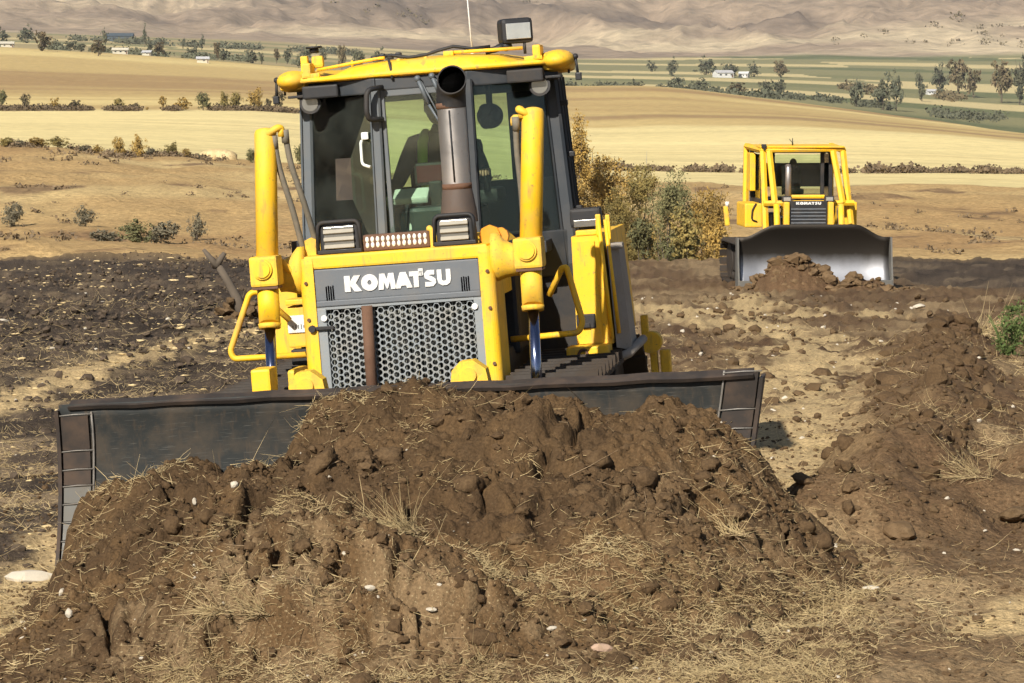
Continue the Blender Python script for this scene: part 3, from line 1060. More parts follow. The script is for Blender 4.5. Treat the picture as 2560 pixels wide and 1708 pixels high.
# --- radiator guard, hood and nose
mb = MB()
mb.box((0, 1.95, 1.36), (1.02, 1.25, 0.80), 0.04)
B('engine_body', 'black', mb)
mb = MB()
mb.box((0, 1.30, 1.707), (1.14, 0.16, 0.083), 0.014)
B('nose_band', 'yellow', mb)
mb = MB()
prof = [(-0.56, 1.40), (-0.56, 1.70), (-0.50, 1.765), (0.50, 1.765), (0.56, 1.70), (0.56, 1.40)]
mb.prism(prof, 1.385, 2.62)
hood = B('hood', 'yellow', mb)
for sx in (-1, 1):
    mb = MB()
    pp = []
    for a in np.linspace(0, math.pi / 2, 7):
        pp.append((sx * (0.56 + 0.045 * math.sin(a)), 1.255 - 0.045 * math.cos(a) + 0.045))
    pp = [(sx * 0.512, 1.21)] + [(sx * (0.555 + 0.05 * math.sin(a)), 1.26 - 0.05 * math.cos(a)) for a in np.linspace(0, math.pi / 2, 7)] + [(sx * 0.605, 1.56), (sx * 0.512, 1.56)]
    n_ = len(pp)
    zs = [0.42, 1.60, 1.70, 1.735]
    ins = [0, 0, 0.006, 0.03]
    vs = []
    for z, q in zip(zs, ins):
        for (a, b) in pp:
            cx, cy = sx * 0.56, 1.38
            vs.append((a + (cx - a) * q * 3, b + (cy - b) * q * 1.2, z))
    fs = []
    for i in range(len(zs) - 1):
        for k in range(n_):
            q = (k + 1) % n_
            fs.append((i * n_ + k, i * n_ + q, (i + 1) * n_ + q, (i + 1) * n_ + k))
    fs.append(list(range(n_))); fs.append([(len(zs) - 1) * n_ + k for k in range(n_)])
    mb.add(vs, fs)
    post = B('radiator_guard_post', 'yellow', mb)
    for z in (1.585, 1.36, 1.02):
        mb = MB(); mb.cyl((sx * 0.562, 1.199, z), (sx * 0.562, 1.215, z), 0.011, 10); B('bolt', 'rust', mb, post)
    # cast shoulder that carries the lift cylinder
    mb = MB()
    sec = [(0.10, 0.11), (0.13, 0.14), (0.10, 0.12)]
    vs = []; fs = []
    m_ = 14
    st = [(0.585, 1.66, 0.115, 0.15), (0.62, 1.66, 0.12, 0.15), (0.66, 1.645, 0.10, 0.12), (0.71, 1.635, 0.085, 0.10), (0.745, 1.635, 0.085, 0.10)]
    for (xx, zz_, ry, rz) in st:
        for k in range(m_):
            a = 2 * math.pi * k / m_
            vs.append((sx * xx, 1.33 + ry * math.cos(a), zz_ + rz * math.sin(a)))
    for i in range(len(st) - 1):
        for k in range(m_):
            q = (k + 1) % m_
            fs.append((i * m_ + k, i * m_ + q, (i + 1) * m_ + q, (i + 1) * m_ + k))
    fs.append(list(range(m_))); fs.append([(len(st) - 1) * m_ + k for k in range(m_)])
    mb.add(vs, fs, True)
    B('cylinder_bracket', 'yellow_dusty', mb, post)

mb = MB()
mb.box((0, 1.245, 1.565), (1.02, 0.05, 0.195), 0.008)
mb.box((0, 1.238, 1.452), (1.02, 0.045, 0.035), 0.006)
name_plate = B('name_panel', 'panel_grey', mb)
mb = MB()
lx = -0.325
for ch, wd in (('K', .102), ('O', .100), ('M', .108), ('A', .096), ('T', .082), ('S', .078), ('U', .084)):
    letter(mb, ch, lx, 1.515, wd, 0.098, 1.212, 1.2195)
    lx += wd + {'K': .004, 'O': .003, 'M': .000, 'A': -.008, 'T': .005, 'S': .006, 'U': 0}[ch]
mb.prism([(.137, 1.585), (.137, 1.628), (.166, 1.628), (.166, 1.585)], 1.212, 1.2195)
B('lettering', 'white_paint', mb, name_plate)
for x in (-0.42, 0.42):
    mb = MB()
    for k in range(4):
        mb.box((x + (k - 1.5) * 0.014, 1.215, 1.515 + 0.004 * (k % 2)), (0.006, 0.008, 0.085), 0)
    B('vent_slot', 'black_gap', mb, name_plate)
mb = MB()
hexplate(mb, -0.455, 0.465, 0.55, 1.41, 0.0400, 0.0168, 1.222, 1.236)
mb.box((-0.485, 1.235, 0.93), (0.062, 0.03, 0.985), 0.006)
mb.box((0.490, 1.235, 0.93), (0.058, 0.03, 0.985), 0.006)
mb.box((0.0, 1.238, 1.424), (1.03, 0.026, 0.022), 0.004)
grille = B('grille', 'grille_grey', mb)
for x, z in ((-0.468, 1.365), (0.468, 1.375)):
    mb = MB(); mb.cyl((x, 1.205, z), (x, 1.222, z), 0.019, 18); B('clip_button', 'white_paint', mb, grille)
mb = MB()
mb.box((-0.475, 1.205, 1.305), (0.13, 0.016, 0.022), 0.004)
mb.cyl((-0.545, 1.185, 1.305), (-0.545, 1.21, 1.305), 0.022, 12)
B('door_latch', 'black', mb, grille)
mb = MB()        # radiator core behind the mesh
rr_ = random.Random(4)
for k in range(44):
    mb.box((-0.48 + k * 0.0223, 1.275 + 0.03 * rr_.random() * (k % 9 > 3), 0.93), (0.006 + 0.008 * rr_.random(), 0.02, 0.95))
for k in range(5):
    mb.box((0, 1.283, 0.55 + k * 0.2), (0.98, 0.016, 0.012))
B('radiator_core', 'radiator', mb)
mb = MB()
mb.tube([(-0.20, 1.17, 0.75), (-0.197, 1.172, 1.1), (-0.19, 1.175, 1.425)], 0.034, 14)
B('guard_pipe', 'rust', mb)

# --- lamps on the nose
for x0, x1, z0, z1 in ((-0.49, -0.215, 1.752, 1.945), (0.235, 0.495, 1.752, 1.935)):
    cx, cz, w_, h_ = (x0 + x1) / 2, (z0 + z1) / 2, x1 - x0, z1 - z0
    mb = MB()
    ring_o = fillet([(cx - w_ / 2, 0, z0), (cx - w_ / 2 + 0.01, 0, z1), (cx + w_ / 2 - 0.01, 0, z1), (cx + w_ / 2, 0, z0)], 0.04, 4)
    mb.tube([(p.x, 1.30, p.z) for p in ring_o], 0.013, 8)
    mb.box((cx, 1.37, cz - 0.005), (w_ - 0.03, 0.12, h_ - 0.02), 0.012)
    mb.box((cx, 1.31, z0 + 0.012), (w_, 0.05, 0.024), 0.004)
    lamp = B('hood_lamp', 'black', mb)
    mb = MB(); mb.box((cx, 1.303, cz), (w_ - 0.09, 0.012, h_ - 0.06), 0.004); B('lamp_lens', 'lens_dark', mb, lamp)
    for k in range(3):
        mb = MB()
        mb.box((cx, 1.292, z0 + 0.042 + k * 0.046), (w_ - 0.085, 0.012, 0.026), 0.004, Matrix.Rotation(R(-25), 4, 'X'))
        B('lamp_slat', 'lamp_slat', mb, lamp)
mb = MB()
mb.box((0.005, 1.315, 1.802), (0.415, 0.07, 0.10), 0.012)
bar = B('light_bar', 'rust', mb)
for k in range(12):
    mb = MB()
    x = -0.175 + k * 0.0327
    mb.ball((x, 1.279, 1.822), 0.016, 10, 6, (0.75, 0.5, 1.15))
    mb.ball((x, 1.279, 1.788), 0.016, 10, 6, (0.75, 0.5, 1.15))
    B('led_lens', 'led', mb, bar)
mb = MB()
mb.box((0.226, 1.33, 1.80), (0.03, 0.08, 0.14), 0.008)
mb.ball((0.21, 1.32, 1.86), 0.022, 8, 6)
B('lamp_bracket', 'yellow', mb)
for x, s_ in ((0.57, 1), (-0.545, -1)):
    mb = MB()
    mb.cyl((x, 1.36, 1.79), (x, 1.42, 1.79), 0.066, 8)
    mb.cyl((x + 0.055 * s_, 1.40, 1.78), (x + 0.055 * s_, 1.46, 1.78), 0.055, 10)
    B('side_lamp', 'amber' if s_ > 0 else 'yellow_dusty', mb)

# --- lift cylinders
for sx, x in ((-1, -0.775), (1, 0.845)):
    tip = 0.03 if sx < 0 else 0.065
    mb = MB()
    mb.tube([(x, 1.055, 1.36), (x, 1.062, 1.37), (x, 1.09, 1.60)], [0.058, 0.066, 0.066], 20)
    mb.tube([(x, 1.09, 1.60), (x + tip, 1.245, 2.515), (x + tip, 1.248, 2.533), (x + tip, 1.25, 2.54)], [0.068, 0.068, 0.062, 0.045], 22)
    mb.tube([(x, 1.05, 1.335), (x, 1.056, 1.365)], [0.066, 0.070], 20)
    cy = B('lift_cylinder', 'yellow', mb)
    mb = MB()
    mb.box((x, 1.085, 1.685), (0.175, 0.17, 0.185), 0.018)
    yoke = B('trunnion_yoke', 'yellow_dusty', mb)
    mb = MB()
    mb.cyl((x - 0.005, 0.985, 1.70), (x - 0.005, 1.01, 1.70), 0.062, 24)
    mb.cyl((x - 0.005, 0.975, 1.70), (x - 0.005, 0.99, 1.70), 0.050, 24)
    B('trunnion_cap', 'yellow', mb, yoke)
    mb = MB()
    for k in range(4):
        mb.cyl((x - 0.066 + 0.044 * k, 1.03, 1.575), (x - 0.066 + 0.044 * k, 1.03, 1.60), 0.011, 8)
    mb.box((x, 1.08, 1.585), (0.16, 0.14, 0.018), 0.004)
    B('yoke_bolts', 'rust', mb, yoke)
    mb = MB(); mb.tube([(x, 0.93, 0.70), (x, 1.052, 1.34)], 0.034, 18); B('cylinder_rod', 'chrome_sky_tint', mb, cy)
    # hose elbows and hoses
    mb = MB()
    hx = x + tip + (0.085 if sx < 0 else -0.085)
    mb.tube(fillet([(x + tip, 1.20, 2.50), (hx, 1.20, 2.545), (hx + 0.02, 1.22, 2.545), (hx + 0.02, 1.22, 2.49)], 0.03, 3), 0.022, 8)
    mb.tube(fillet([(x + tip, 1.24, 2.47), (hx - 0.04, 1.26, 2.50), (hx - 0.04, 1.26, 2.45)], 0.03, 3), 0.02, 8)
    B('hose_fitting', 'yellow', mb, cy)
    if sx < 0:
        hp = [[(hx - 0.03, 1.22, 2.49), (hx - 0.015, 1.24, 2.30), (hx + 0.03, 1.3, 2.05), (hx + 0.06, 1.36, 1.82), (hx + 0.075, 1.4, 1.72)],
              [(hx + 0.04, 1.23, 2.52), (hx + 0.055, 1.26, 2.32), (hx + 0.10, 1.33, 2.08), (hx + 0.13, 1.42, 1.85), (hx + 0.14, 1.45, 1.70)]]
    else:
        hp = [[(hx - 0.02, 1.22, 2.49), (hx - 0.03, 1.25, 2.30), (hx - 0.03, 1.3, 2.05), (hx - 0.04, 1.36, 1.85), (hx - 0.05, 1.4, 1.72)],
              [(hx + 0.035, 1.24, 2.47), (hx + 0.03, 1.27, 2.28), (hx + 0.025, 1.33, 2.08), (hx + 0.005, 1.4, 1.85), (hx - 0.01, 1.42, 1.70)]]
    for p in hp:
        mb = MB()
        P = [Vector(q) for q in p]
        sm_ = []
        for i in range(len(P) - 1):
            for k in range(4):
                t_ = k / 4
                p0, p1, p2, p3 = P[max(i - 1, 0)], P[i], P[i + 1], P[min(i + 2, len(P) - 1)]
                sm_.append(0.5 * ((2 * p1) + (-p0 + p2) * t_ + (2 * p0 - 5 * p1 + 4 * p2 - p3) * t_ ** 2 + (-p0 + 3 * p1 - 3 * p2 + p3) * t_ ** 3))
        sm_.append(P[-1])
        mb.tube(sm_, 0.0185, 10)
        mb.tube([P[0] + Vector((0, 0, 0.01)), P[0] - Vector((0, -0.005, 0.07))], 0.024, 10)
        B('hydraulic_hose', 'hose', mb, cy)
mb = MB()
mb.box((-0.64, 1.42, 1.80), (0.07, 0.06, 0.08), 0.008)
mb.tube([(-0.70, 1.36, 1.70), (-0.64, 1.38, 1.66), (-0.60, 1.40, 1.62)], 0.022, 8)
B('hose_manifold', 'black', mb)
mb = MB()
mb.tube(fillet([(-0.71, 1.22, 1.735), (-0.66, 1.24, 1.66), (-0.60, 1.28, 1.635)], 0.03, 4), 0.02, 8)
B('hose_clamp', 'yellow', mb)

# --- exhaust stack
mb = MB()
lathe(mb, [(0.118, 1.86), (0.115, 1.93), (0.095, 2.07), (0.092, 2.08)], 0.29, 2.0)
stack = B('exhaust_base', 'stack_base', mb)
mb = MB()
path = [(0.29, 2.0, 2.06), (0.292, 2.0, 2.40), (0.293, 2.0, 2.60)]
mb.tube(path, 0.090, 28, False)
st_pipe = B('exhaust_pipe', 'pipe_steel', mb)
mb = MB()        # bent, slant-cut outlet: outside, rim and a dark bore
seg = 28
rings = [((0.293, 2.0, 2.585), 0.0), ((0.296, 1.995, 2.64), 0.12), ((0.305, 1.975, 2.70), 0.55), ((0.318, 1.935, 2.74), 1.0), ((0.328, 1.89, 2.76), 1.28)]
vs = []; fs = []
for rad in (0.094, 0.086):
    for (c_, tl) in rings:
        for k in range(seg):
            a = 2 * math.pi * k / seg
            u_, w_ = rad * math.cos(a), rad * math.sin(a)
            vs.append((c_[0] + u_, c_[1] + w_ * math.cos(tl), c_[2] + w_ * math.sin(tl)))
nr = len(rings)
for b_ in (0, nr * seg):
    for i in range(nr - 1):
        for k in range(seg):
            q = (k + 1) % seg
            fs.append((b_ + i * seg + k, b_ + i * seg + q, b_ + (i + 1) * seg + q, b_ + (i + 1) * seg + k))
for k in range(seg):
    q = (k + 1) % seg
    fs.append(((nr - 1) * seg + k, (nr - 1) * seg + q, (2 * nr - 1) * seg + q, (2 * nr - 1) * seg + k))
mb.add(vs, fs, True)
B('exhaust_outlet', 'black', mb, st_pipe)
mb = MB()
vs = []; fs = []
for (c_, tl) in rings[1:]:
    for k in range(seg):
        a = 2 * math.pi * k / seg
        vs.append((c_[0] + 0.0845 * math.cos(a), c_[1] + 0.0845 * math.sin(a) * math.cos(tl), c_[2] + 0.0845 * math.sin(a) * math.sin(tl)))
for i in range(nr - 2):
    for k in range(seg):
        q = (k + 1) % seg
        fs.append((i * seg + k, i * seg + q, (i + 1) * seg + q, (i + 1) * seg + k))
fs.append(list(range(seg)))
b2_ = 2 * seg
fs.append([b2_ + k for k in range(seg)])
mb.add(vs, fs, True)
B('exhaust_bore_shade', 'black_gap', mb, st_pipe)  # liner and closing disc: shade inside the bore painted near-black
for z in (2.60, 2.09):
    mb = MB()
    mb.tube([(0.291, 2.0, z - 0.018), (0.291, 2.0, z + 0.018)], 0.0945, 28)
    B('pipe_clamp', 'rust', mb, st_pipe)
mb = MB(); mb.tube([(0.292, 1.908, 2.12), (0.293, 1.908, 2.57)], 0.006, 6); B('pipe_seam', 'black', mb, st_pipe)

# --- grab rails either side of the nose
for pts in ([(-0.80, 1.75, 1.33), (-0.985, 1.72, 1.53), (-1.035, 1.70, 1.52), (-1.19, 1.70, 1.165), (-1.17, 1.70, 1.115), (-0.62, 1.72, 1.11)],
            [(0.855, 1.75, 1.375), (0.955, 1.71, 1.545), (0.985, 1.70, 1.545), (1.06, 1.70, 1.20), (1.03, 1.70, 1.135), (0.60, 1.72, 1.12)]):
    mb = MB(); mb.tube(fillet(pts, 0.05, 5), 0.0195, 10); B('grab_rail', 'yellow', mb)

# --- operator platform and lower body under the cab
mb = MB()
mb.box((0, 3.0, 1.35), (1.18, 1.6, 0.72), 0.03)
mb.box((0, 3.65, 1.48), (1.50, 1.5, 0.30), 0.03)
mb.box((0, 3.0, 0.75), (1.1, 3.4, 0.6), 0.04)
mb.box((0.72, 3.3, 1.15), (0.40, 0.7, 1.0), 0.03)
mb.box((-0.72, 3.3, 1.15), (0.40, 0.7, 1.0), 0.03)
B('main_frame', 'black', mb)

# --- cab
CF, CB = 2.60, 4.38
pen = [(-0.30, 2.62), (0.30, 2.60), (0.84, 2.98), (0.86, CB), (-0.88, CB), (-0.87, 2.98)]
zb, zt = 1.60, 2.80


def panel(mb, x, y0, y1, z0, z1, th=0.02):
    mb.box((x, (y0 + y1) / 2, (z0 + z1) / 2), (th, y1 - y0, z1 - z0), 0.004)


cab = empty('cab'); cab.parent = doz
# children of the cab are its posts, headers, panes


def post_(name, a, b, w_, d_, mat='cab_grey', ang=0.0):
    mb = MB()
    A_, B_ = Vector(a), Vector(b)
    ca, sa = math.cos(ang), math.sin(ang)
    sq = [(-w_ / 2, -d_ / 2), (w_ / 2, -d_ / 2), (w_ / 2, d_ / 2), (-w_ / 2, d_ / 2)]
    bv = min(w_, d_) * 0.18
    oc = []
    for i, (sx_, sy_) in enumerate([(-1, -1), (1, -1), (1, 1), (-1, 1)]):
        e1 = (sx_ * w_ / 2 - (sx_ * bv if i in (0, 2) else 0), sy_ * d_ / 2 - (sy_ * bv if i in (1, 3) else 0))
        e2 = (sx_ * w_ / 2 - (sx_ * bv if i in (1, 3) else 0), sy_ * d_ / 2 - (sy_ * bv if i in (0, 2) else 0))
        oc += [e1, e2]
    oc = [(p[0] * ca - p[1] * sa, p[0] * sa + p[1] * ca) for p in oc]
    vs = [(A_.x + p[0], A_.y + p[1], A_.z) for p in oc] + [(B_.x + p[0], B_.y + p[1], B_.z) for p in oc]
    n_ = 8
    fs = [list(range(n_)), list(range(2 * n_ - 1, n_ - 1, -1))] + [[i, (i + 1) % n_, (i + 1) % n_ + n_, i + n_] for i in range(n_)]
    mb.add(vs, fs)
    return mb.build(name, mat, cab)


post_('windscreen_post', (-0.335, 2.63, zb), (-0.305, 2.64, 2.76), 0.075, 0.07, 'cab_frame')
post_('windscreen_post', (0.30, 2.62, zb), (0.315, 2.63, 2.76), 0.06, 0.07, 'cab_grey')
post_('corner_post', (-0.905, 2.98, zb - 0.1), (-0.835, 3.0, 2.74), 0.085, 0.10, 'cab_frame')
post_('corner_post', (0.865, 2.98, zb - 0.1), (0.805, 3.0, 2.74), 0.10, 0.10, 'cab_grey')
post_('door_post', (-0.835, 3.72, zb), (-0.765, 3.72, 2.74), 0.06, 0.09)
post_('door_post', (0.815, 3.72, zb), (0.755, 3.72, 2.74), 0.06, 0.09)
post_('rear_post', (-0.74, CB - 0.05, zb), (-0.69, CB - 0.05, 2.74), 0.10, 0.12)
post_('rear_post', (0.73, CB - 0.05, zb), (0.68, CB - 0.05, 2.74), 0.10, 0.12)
mb = MB()        # sills
mb.box((0, 2.62, 1.68), (0.60, 0.08, 0.20), 0.012)
B('windscreen_sill', 'cab_grey', mb, cab)
mb = MB()
for sx in (-1, 1):
    a, b = Vector((sx * 0.32, 2.65, 0)), Vector((sx * 0.87, 2.98, 0))
    d_ = b - a
    mb.box(((a.x + b.x) / 2, (a.y + b.y) / 2 + 0.02, 1.58), (d_.length, 0.06, 0.30), 0.01, Matrix.Rotation(math.atan2(d_.y, d_.x), 4, 'Z'))
    mb.box((sx * 0.81, 3.68, 1.62), (0.05, 1.35, 0.34), 0.01, Matrix.Rotation(sx * R(5.4), 4, 'Z'))
mb.box((0, CB - 0.03, 1.80), (1.44, 0.06, 0.5), 0.01)
B('door_sill', 'cab_grey', mb, cab)
mb = MB()        # dark header under the roof
mb.box((0, 2.70, 2.772), (0.66, 0.12, 0.085), 0.01)
for sx in (-1, 1):
    a, b = Vector((sx * 0.30, 2.68, 0)), Vector((sx * 0.84, 2.92, 0))
    d_ = b - a
    mb.box(((a.x + b.x) / 2, (a.y + b.y) / 2, 2.765), (d_.length + 0.04, 0.10, 0.10), 0.01, Matrix.Rotation(math.atan2(d_.y, d_.x), 4, 'Z'))
    mb.box((sx * 0.745, 3.7, 2.76), (0.07, 1.4, 0.10), 0.01, Matrix.Rotation(sx * R(5.4), 4, 'Z'))
mb.box((0, CB - 0.04, 2.74), (1.36, 0.08, 0.16), 0.01)
B('cab_header', 'cab_grey', mb, cab)
mb = MB(); mb.box((0, 3.6, 2.80), (1.36, 1.5, 0.02)); B('headliner', 'seat_cloth', mb, cab)
mb = MB()        # grey surround of the windscreen and inner frame lip
mb.box((0, 2.66, 2.715), (0.60, 0.03, 0.05), 0.006)
mb.box((-0.262, 2.655, 2.24), (0.03, 0.03, 0.98), 0.006)
mb.box((0.262, 2.645, 2.24), (0.03, 0.03, 0.98), 0.006)
B('windscreen_frame', 'cab_frame', mb, cab)


def pane(name, quad):
    """thin sheet of glass with thickness"""
    mb = MB()
    q = [Vector(p) for p in quad]
    n_ = (q[1] - q[0]).cross(q[3] - q[0]).normalized() * 0.006
    mb.add(q + [p + n_ for p in q], [(0, 1, 2, 3), (7, 6, 5, 4), (0, 4, 5, 1), (1, 5, 6, 2), (2, 6, 7, 3), (3, 7, 4, 0)])
    return mb.build(name, 'glass', cab)


pane('windscreen', [(-0.29, 2.645, 1.74), (0.28, 2.635, 1.74), (0.29, 2.65, 2.73), (-0.28, 2.66, 2.73)])
pane('door_window', [(-0.87, 2.97, 1.60), (-0.36, 2.66, 1.60), (-0.33, 2.67, 2.72), (-0.81, 2.98, 2.72)])
pane('door_window', [(0.33, 2.65, 1.60), (0.83, 2.97, 1.60), (0.78, 2.98, 2.72), (0.335, 2.66, 2.72)])
pane('side_window', [(-0.89, 3.05, 1.78), (-0.83, 3.68, 1.78), (-0.765, 3.68, 2.71), (-0.825, 3.05, 2.71)])
pane('side_window', [(0.855, 3.05, 1.78), (0.81, 3.68, 1.78), (0.75, 3.68, 2.71), (0.795, 3.05, 2.71)])
pane('rear_window', [(-0.66, CB - 0.02, 2.04), (0.66, CB - 0.02, 2.04), (0.63, CB - 0.02, 2.67), (-0.63, CB - 0.02, 2.67)])
mb = MB()
for sx in (-1, 1):
    mb = MB()
    vs = [(sx * 0.83, 3.74, 1.60), (sx * 0.755, CB, 1.60), (sx * 0.70, CB, 2.74), (sx * 0.765, 3.74, 2.74)]
    mb.add(vs + [(v[0] - sx * 0.03, v[1], v[2]) for v in vs], [(0, 1, 2, 3), (7, 6, 5, 4), (0, 4, 5, 1), (1, 5, 6, 2), (2, 6, 7, 3), (3, 7, 4, 0)])
    B('added_dark_quarter', 'seat_cloth', mb, cab)  # solid dark panels added so the rear flank of the cab reads black
mb = MB(); mb.box((-0.84, 3.38, 2.02), (0.02, 0.68, 0.75), 0.004, Matrix.Rotation(R(-5.4), 4, 'Z')); B('added_dark_panel', 'seat_cloth', mb, cab)  # dark sheet added to blacken the view through the left pane
for (x0, x1) in ((-0.70, -0.56), (0.32, 0.69)):
    mb = MB(); mb.box(((x0 + x1) / 2, CB - 0.05, 2.40), (x1 - x0, 0.03, 0.7)); B('rear_panel', 'seat_cloth', mb, cab)
# hinges on the right flank
for z in (1.86, 2.22, 2.56):
    mb = MB(); mb.box((0.905 - 0.06 * (z - 1.8), 3.05, z), (0.09, 0.05, 0.035), 0.006); B('door_hinge', 'black', mb, cab)
# black D grab handle, wipers, small mirror
mb = MB()
mb.tube(fillet([(-0.245, 2.60, 2.752), (-0.335, 2.52, 2.745), (-0.345, 2.50, 2.60), (-0.335, 2.52, 2.55), (-0.26, 2.60, 2.545)], 0.05, 5), 0.018, 10)
B('grab_handle', 'black', mb, cab)
for a, b, c_ in (((-0.01, 2.60, 2.79), (0.05, 2.60, 2.62), (0.16, 2.61, 2.40)), ((0.085, 2.60, 2.80), (0.13, 2.60, 2.67), (0.19, 2.60, 2.58))):
    mb = MB()
    mb.tube([a, b], 0.014, 8); mb.tube([b, c_], [0.010, 0.006], 6)
    mb.tube([(a[0] + .02, a[1] + .01, a[2] - .02), (c_[0] - 0.03, c_[1] + .01, c_[2] + 0.10)], 0.006, 6)
    mb.ball(a, 0.022, 10, 6)
    B('wiper', 'cab_frame', mb, cab)
mb = MB()
mb.tube(fillet([(-0.415, 2.70, 2.42), (-0.43, 2.66, 2.41), (-0.43, 2.65, 2.26), (-0.37, 2.62, 2.24)], 0.025, 4), 0.010, 8)
mb.box((-0.40, 2.67, 2.445), (0.05, 0.03, 0.05), 0.01)
B('mirror_bracket', 'paper', mb, cab)
# roof
mb = MB()
vs = []; fs = []
ns = 16
outl = []


def roof_sec(x):
    """front profile height and depth of the pressed roof at x"""
    t = abs(x)
    top = 2.885 + 0.035 * sstep(0.75, 0.15, t)
    return top


xs_ = np.linspace(-0.84, 0.84, 25)
rows_ = []
for x in xs_:
    top = float(roof_sec(x))
    dip = 0.035 * float(sstep(0.50, 0.62, abs(x)) * sstep(0.80, 0.68, abs(x)))
    yf = 2.60 + 0.14 * (x / 0.84) ** 2
    xr_ = x * 0.83
    rows_.append([(x, yf + 0.04, 2.815), (x, yf, 2.828), (x, yf + 0.012, 2.852), (x, yf + 0.06, top - 0.012 - dip), (x, yf + 0.14, top - dip), (x, yf + 0.4, top + 0.015 - dip), (xr_, 4.2, top + 0.01), (xr_, 4.48, top - 0.05), (xr_, 4.46, 2.815)])
m_ = len(rows_[0])
for rw in rows_: vs += rw
for i in range(len(rows_) - 1):
    for k in range(m_):
        q = (k + 1) % m_
        fs.append((i * m_ + k, i * m_ + q, (i + 1) * m_ + q, (i + 1) * m_ + k))
fs.append(list(range(m_))); fs.append([(len(rows_) - 1) * m_ + k for k in range(m_)])
mb.add(vs, fs, True)
roof = B('cab_roof', 'yellow', mb)
for sx in (-1, 1):
    mb = MB()    # bulging roof ends
    mb.box((sx * 0.80, 3.58, 2.835), (0.205, 1.62, 0.135), 0.066, Matrix.Rotation(sx * R(6.0), 4, 'Z'))
    mb.ball((sx * 0.885, 2.86, 2.842), 1.0, 20, 12, (0.108, 0.17, 0.068))
    B('roof_end', 'yellow', mb, roof)
    mb = MB()
    mb.box((sx * 0.765, 2.80, 2.90), (0.055, 0.16, 0.10), 0.014)
    mb.box((sx * 0.74, 2.74, 2.865), (0.12, 0.03, 0.03), 0.008)
    B('roof_bracket', 'yellow', mb, roof)
    mb = MB()
    e = sx * 1.0
    mb.tube([(e, 2.86, 2.835), (sx * 0.80, 2.76, 2.84)], 0.006, 6)
    mb.tube([(e, 2.86, 2.86), (e + sx * 0.01, 2.86, 2.73)], 0.010, 6)
    mb.tube([(e - sx * 0.05, 2.86, 2.85), (e - sx * 0.05, 2.86, 2.75)], 0.008, 6)
    mb.box((e + sx * 0.012, 2.86, 2.725), (0.04, 0.04, 0.05), 0.006)
    mb.ball((e, 2.86, 2.855), 0.02, 8, 6)
    B('marker_bracket', 'black', mb, roof)
    mb = MB()    # black shade box and round lamp at each roof corner
    mb.box((sx * 0.68, 2.74, 2.755), (0.24, 0.10, 0.085), 0.012)
    mb.cyl((sx * 0.765, 2.76, 2.685), (sx * 0.765, 2.86, 2.675), 0.070, 20, 0.055)
    mb.box((sx * 0.80, 2.80, 2.735), (0.22, 0.12, 0.018), 0.005)
    ml = B('corner_lamp', 'black', mb)
    mb = MB(); mb.cyl((sx * 0.765, 2.752, 2.686), (sx * 0.765, 2.764, 2.686), 0.054, 18); B('lamp_lens', 'lens_dark', mb, ml)
# roof rails, cables and fittings
mb = MB()
mb.tube(fillet([(-0.72, 2.85, 2.90), (-0.50, 2.85, 2.925), (-0.30, 2.85, 2.945), (-0.26, 2.85, 2.945)], 0.03, 3), 0.011, 8)
mb.tube([(-0.48, 2.85, 2.90), (-0.48, 2.85, 2.945)], 0.008, 6)
B('roof_rail', 'yellow', mb, roof)
mb = MB()
mb.tube([(0.16, 2.85, 2.945), (0.66, 2.85, 2.938)], 0.012, 8)
mb.box((0.17, 2.85, 2.94), (0.07, 0.06, 0.035), 0.01)
B('roof_rail', 'yellow', mb, roof)
for x in (-0.15, 0.03):
    mb = MB(); mb.ball((x, 2.75, 2.915), 0.018, 8, 6); B('roof_bolt', 'yellow', mb, roof)
mb = MB()
mb.tube([(-0.32, 2.9, 2.955), (-0.22, 2.88, 2.96), (-0.10, 2.86, 2.935), (0.02, 2.85, 2.945), (0.10, 2.85, 2.965), (0.2, 2.86, 2.985), (0.32, 2.88, 2.96), (0.44, 2.9, 2.965)], 0.011, 8)
mb.tube([(-0.20, 2.66, 2.93), (-0.185, 2.63, 2.86), (-0.18, 2.62, 2.80)], 0.010, 6)
for q in range(4):
    mb.box((-0.34 + q * 0.055, 2.9, 2.95 + 0.008 * (q % 2)), (0.04, 0.05, 0.035), 0.01)
B('roof_cable', 'black', mb, roof)
mb = MB()
mb.box((-0.80, 2.86, 2.94), (0.05, 0.05, 0.12), 0.01)
mb.box((-0.715, 2.88, 2.955), (0.08, 0.06, 0.08), 0.02)
B('beacon_bracket', 'yellow_dusty', mb, roof)
mb = MB()
mb.cyl((-0.735, 2.88, 3.015), (-0.735, 2.88, 3.05), 0.032, 12)
mb.cyl((-0.735, 2.88, 3.045), (-0.735, 2.88, 3.058), 0.055, 12)
B('beacon_cap', 'black', mb, roof)
mb = MB()
mb.tube([(0.225, 3.5, 2.90), (0.225, 3.5, 2.96)], 0.012, 8)
mb.tube([(0.225, 3.5, 2.96), (0.222, 3.5, 3.2), (0.215, 3.5, 3.75)], [0.006, 0.005, 0.003], 6)
B('antenna', 'white_paint', mb, roof)
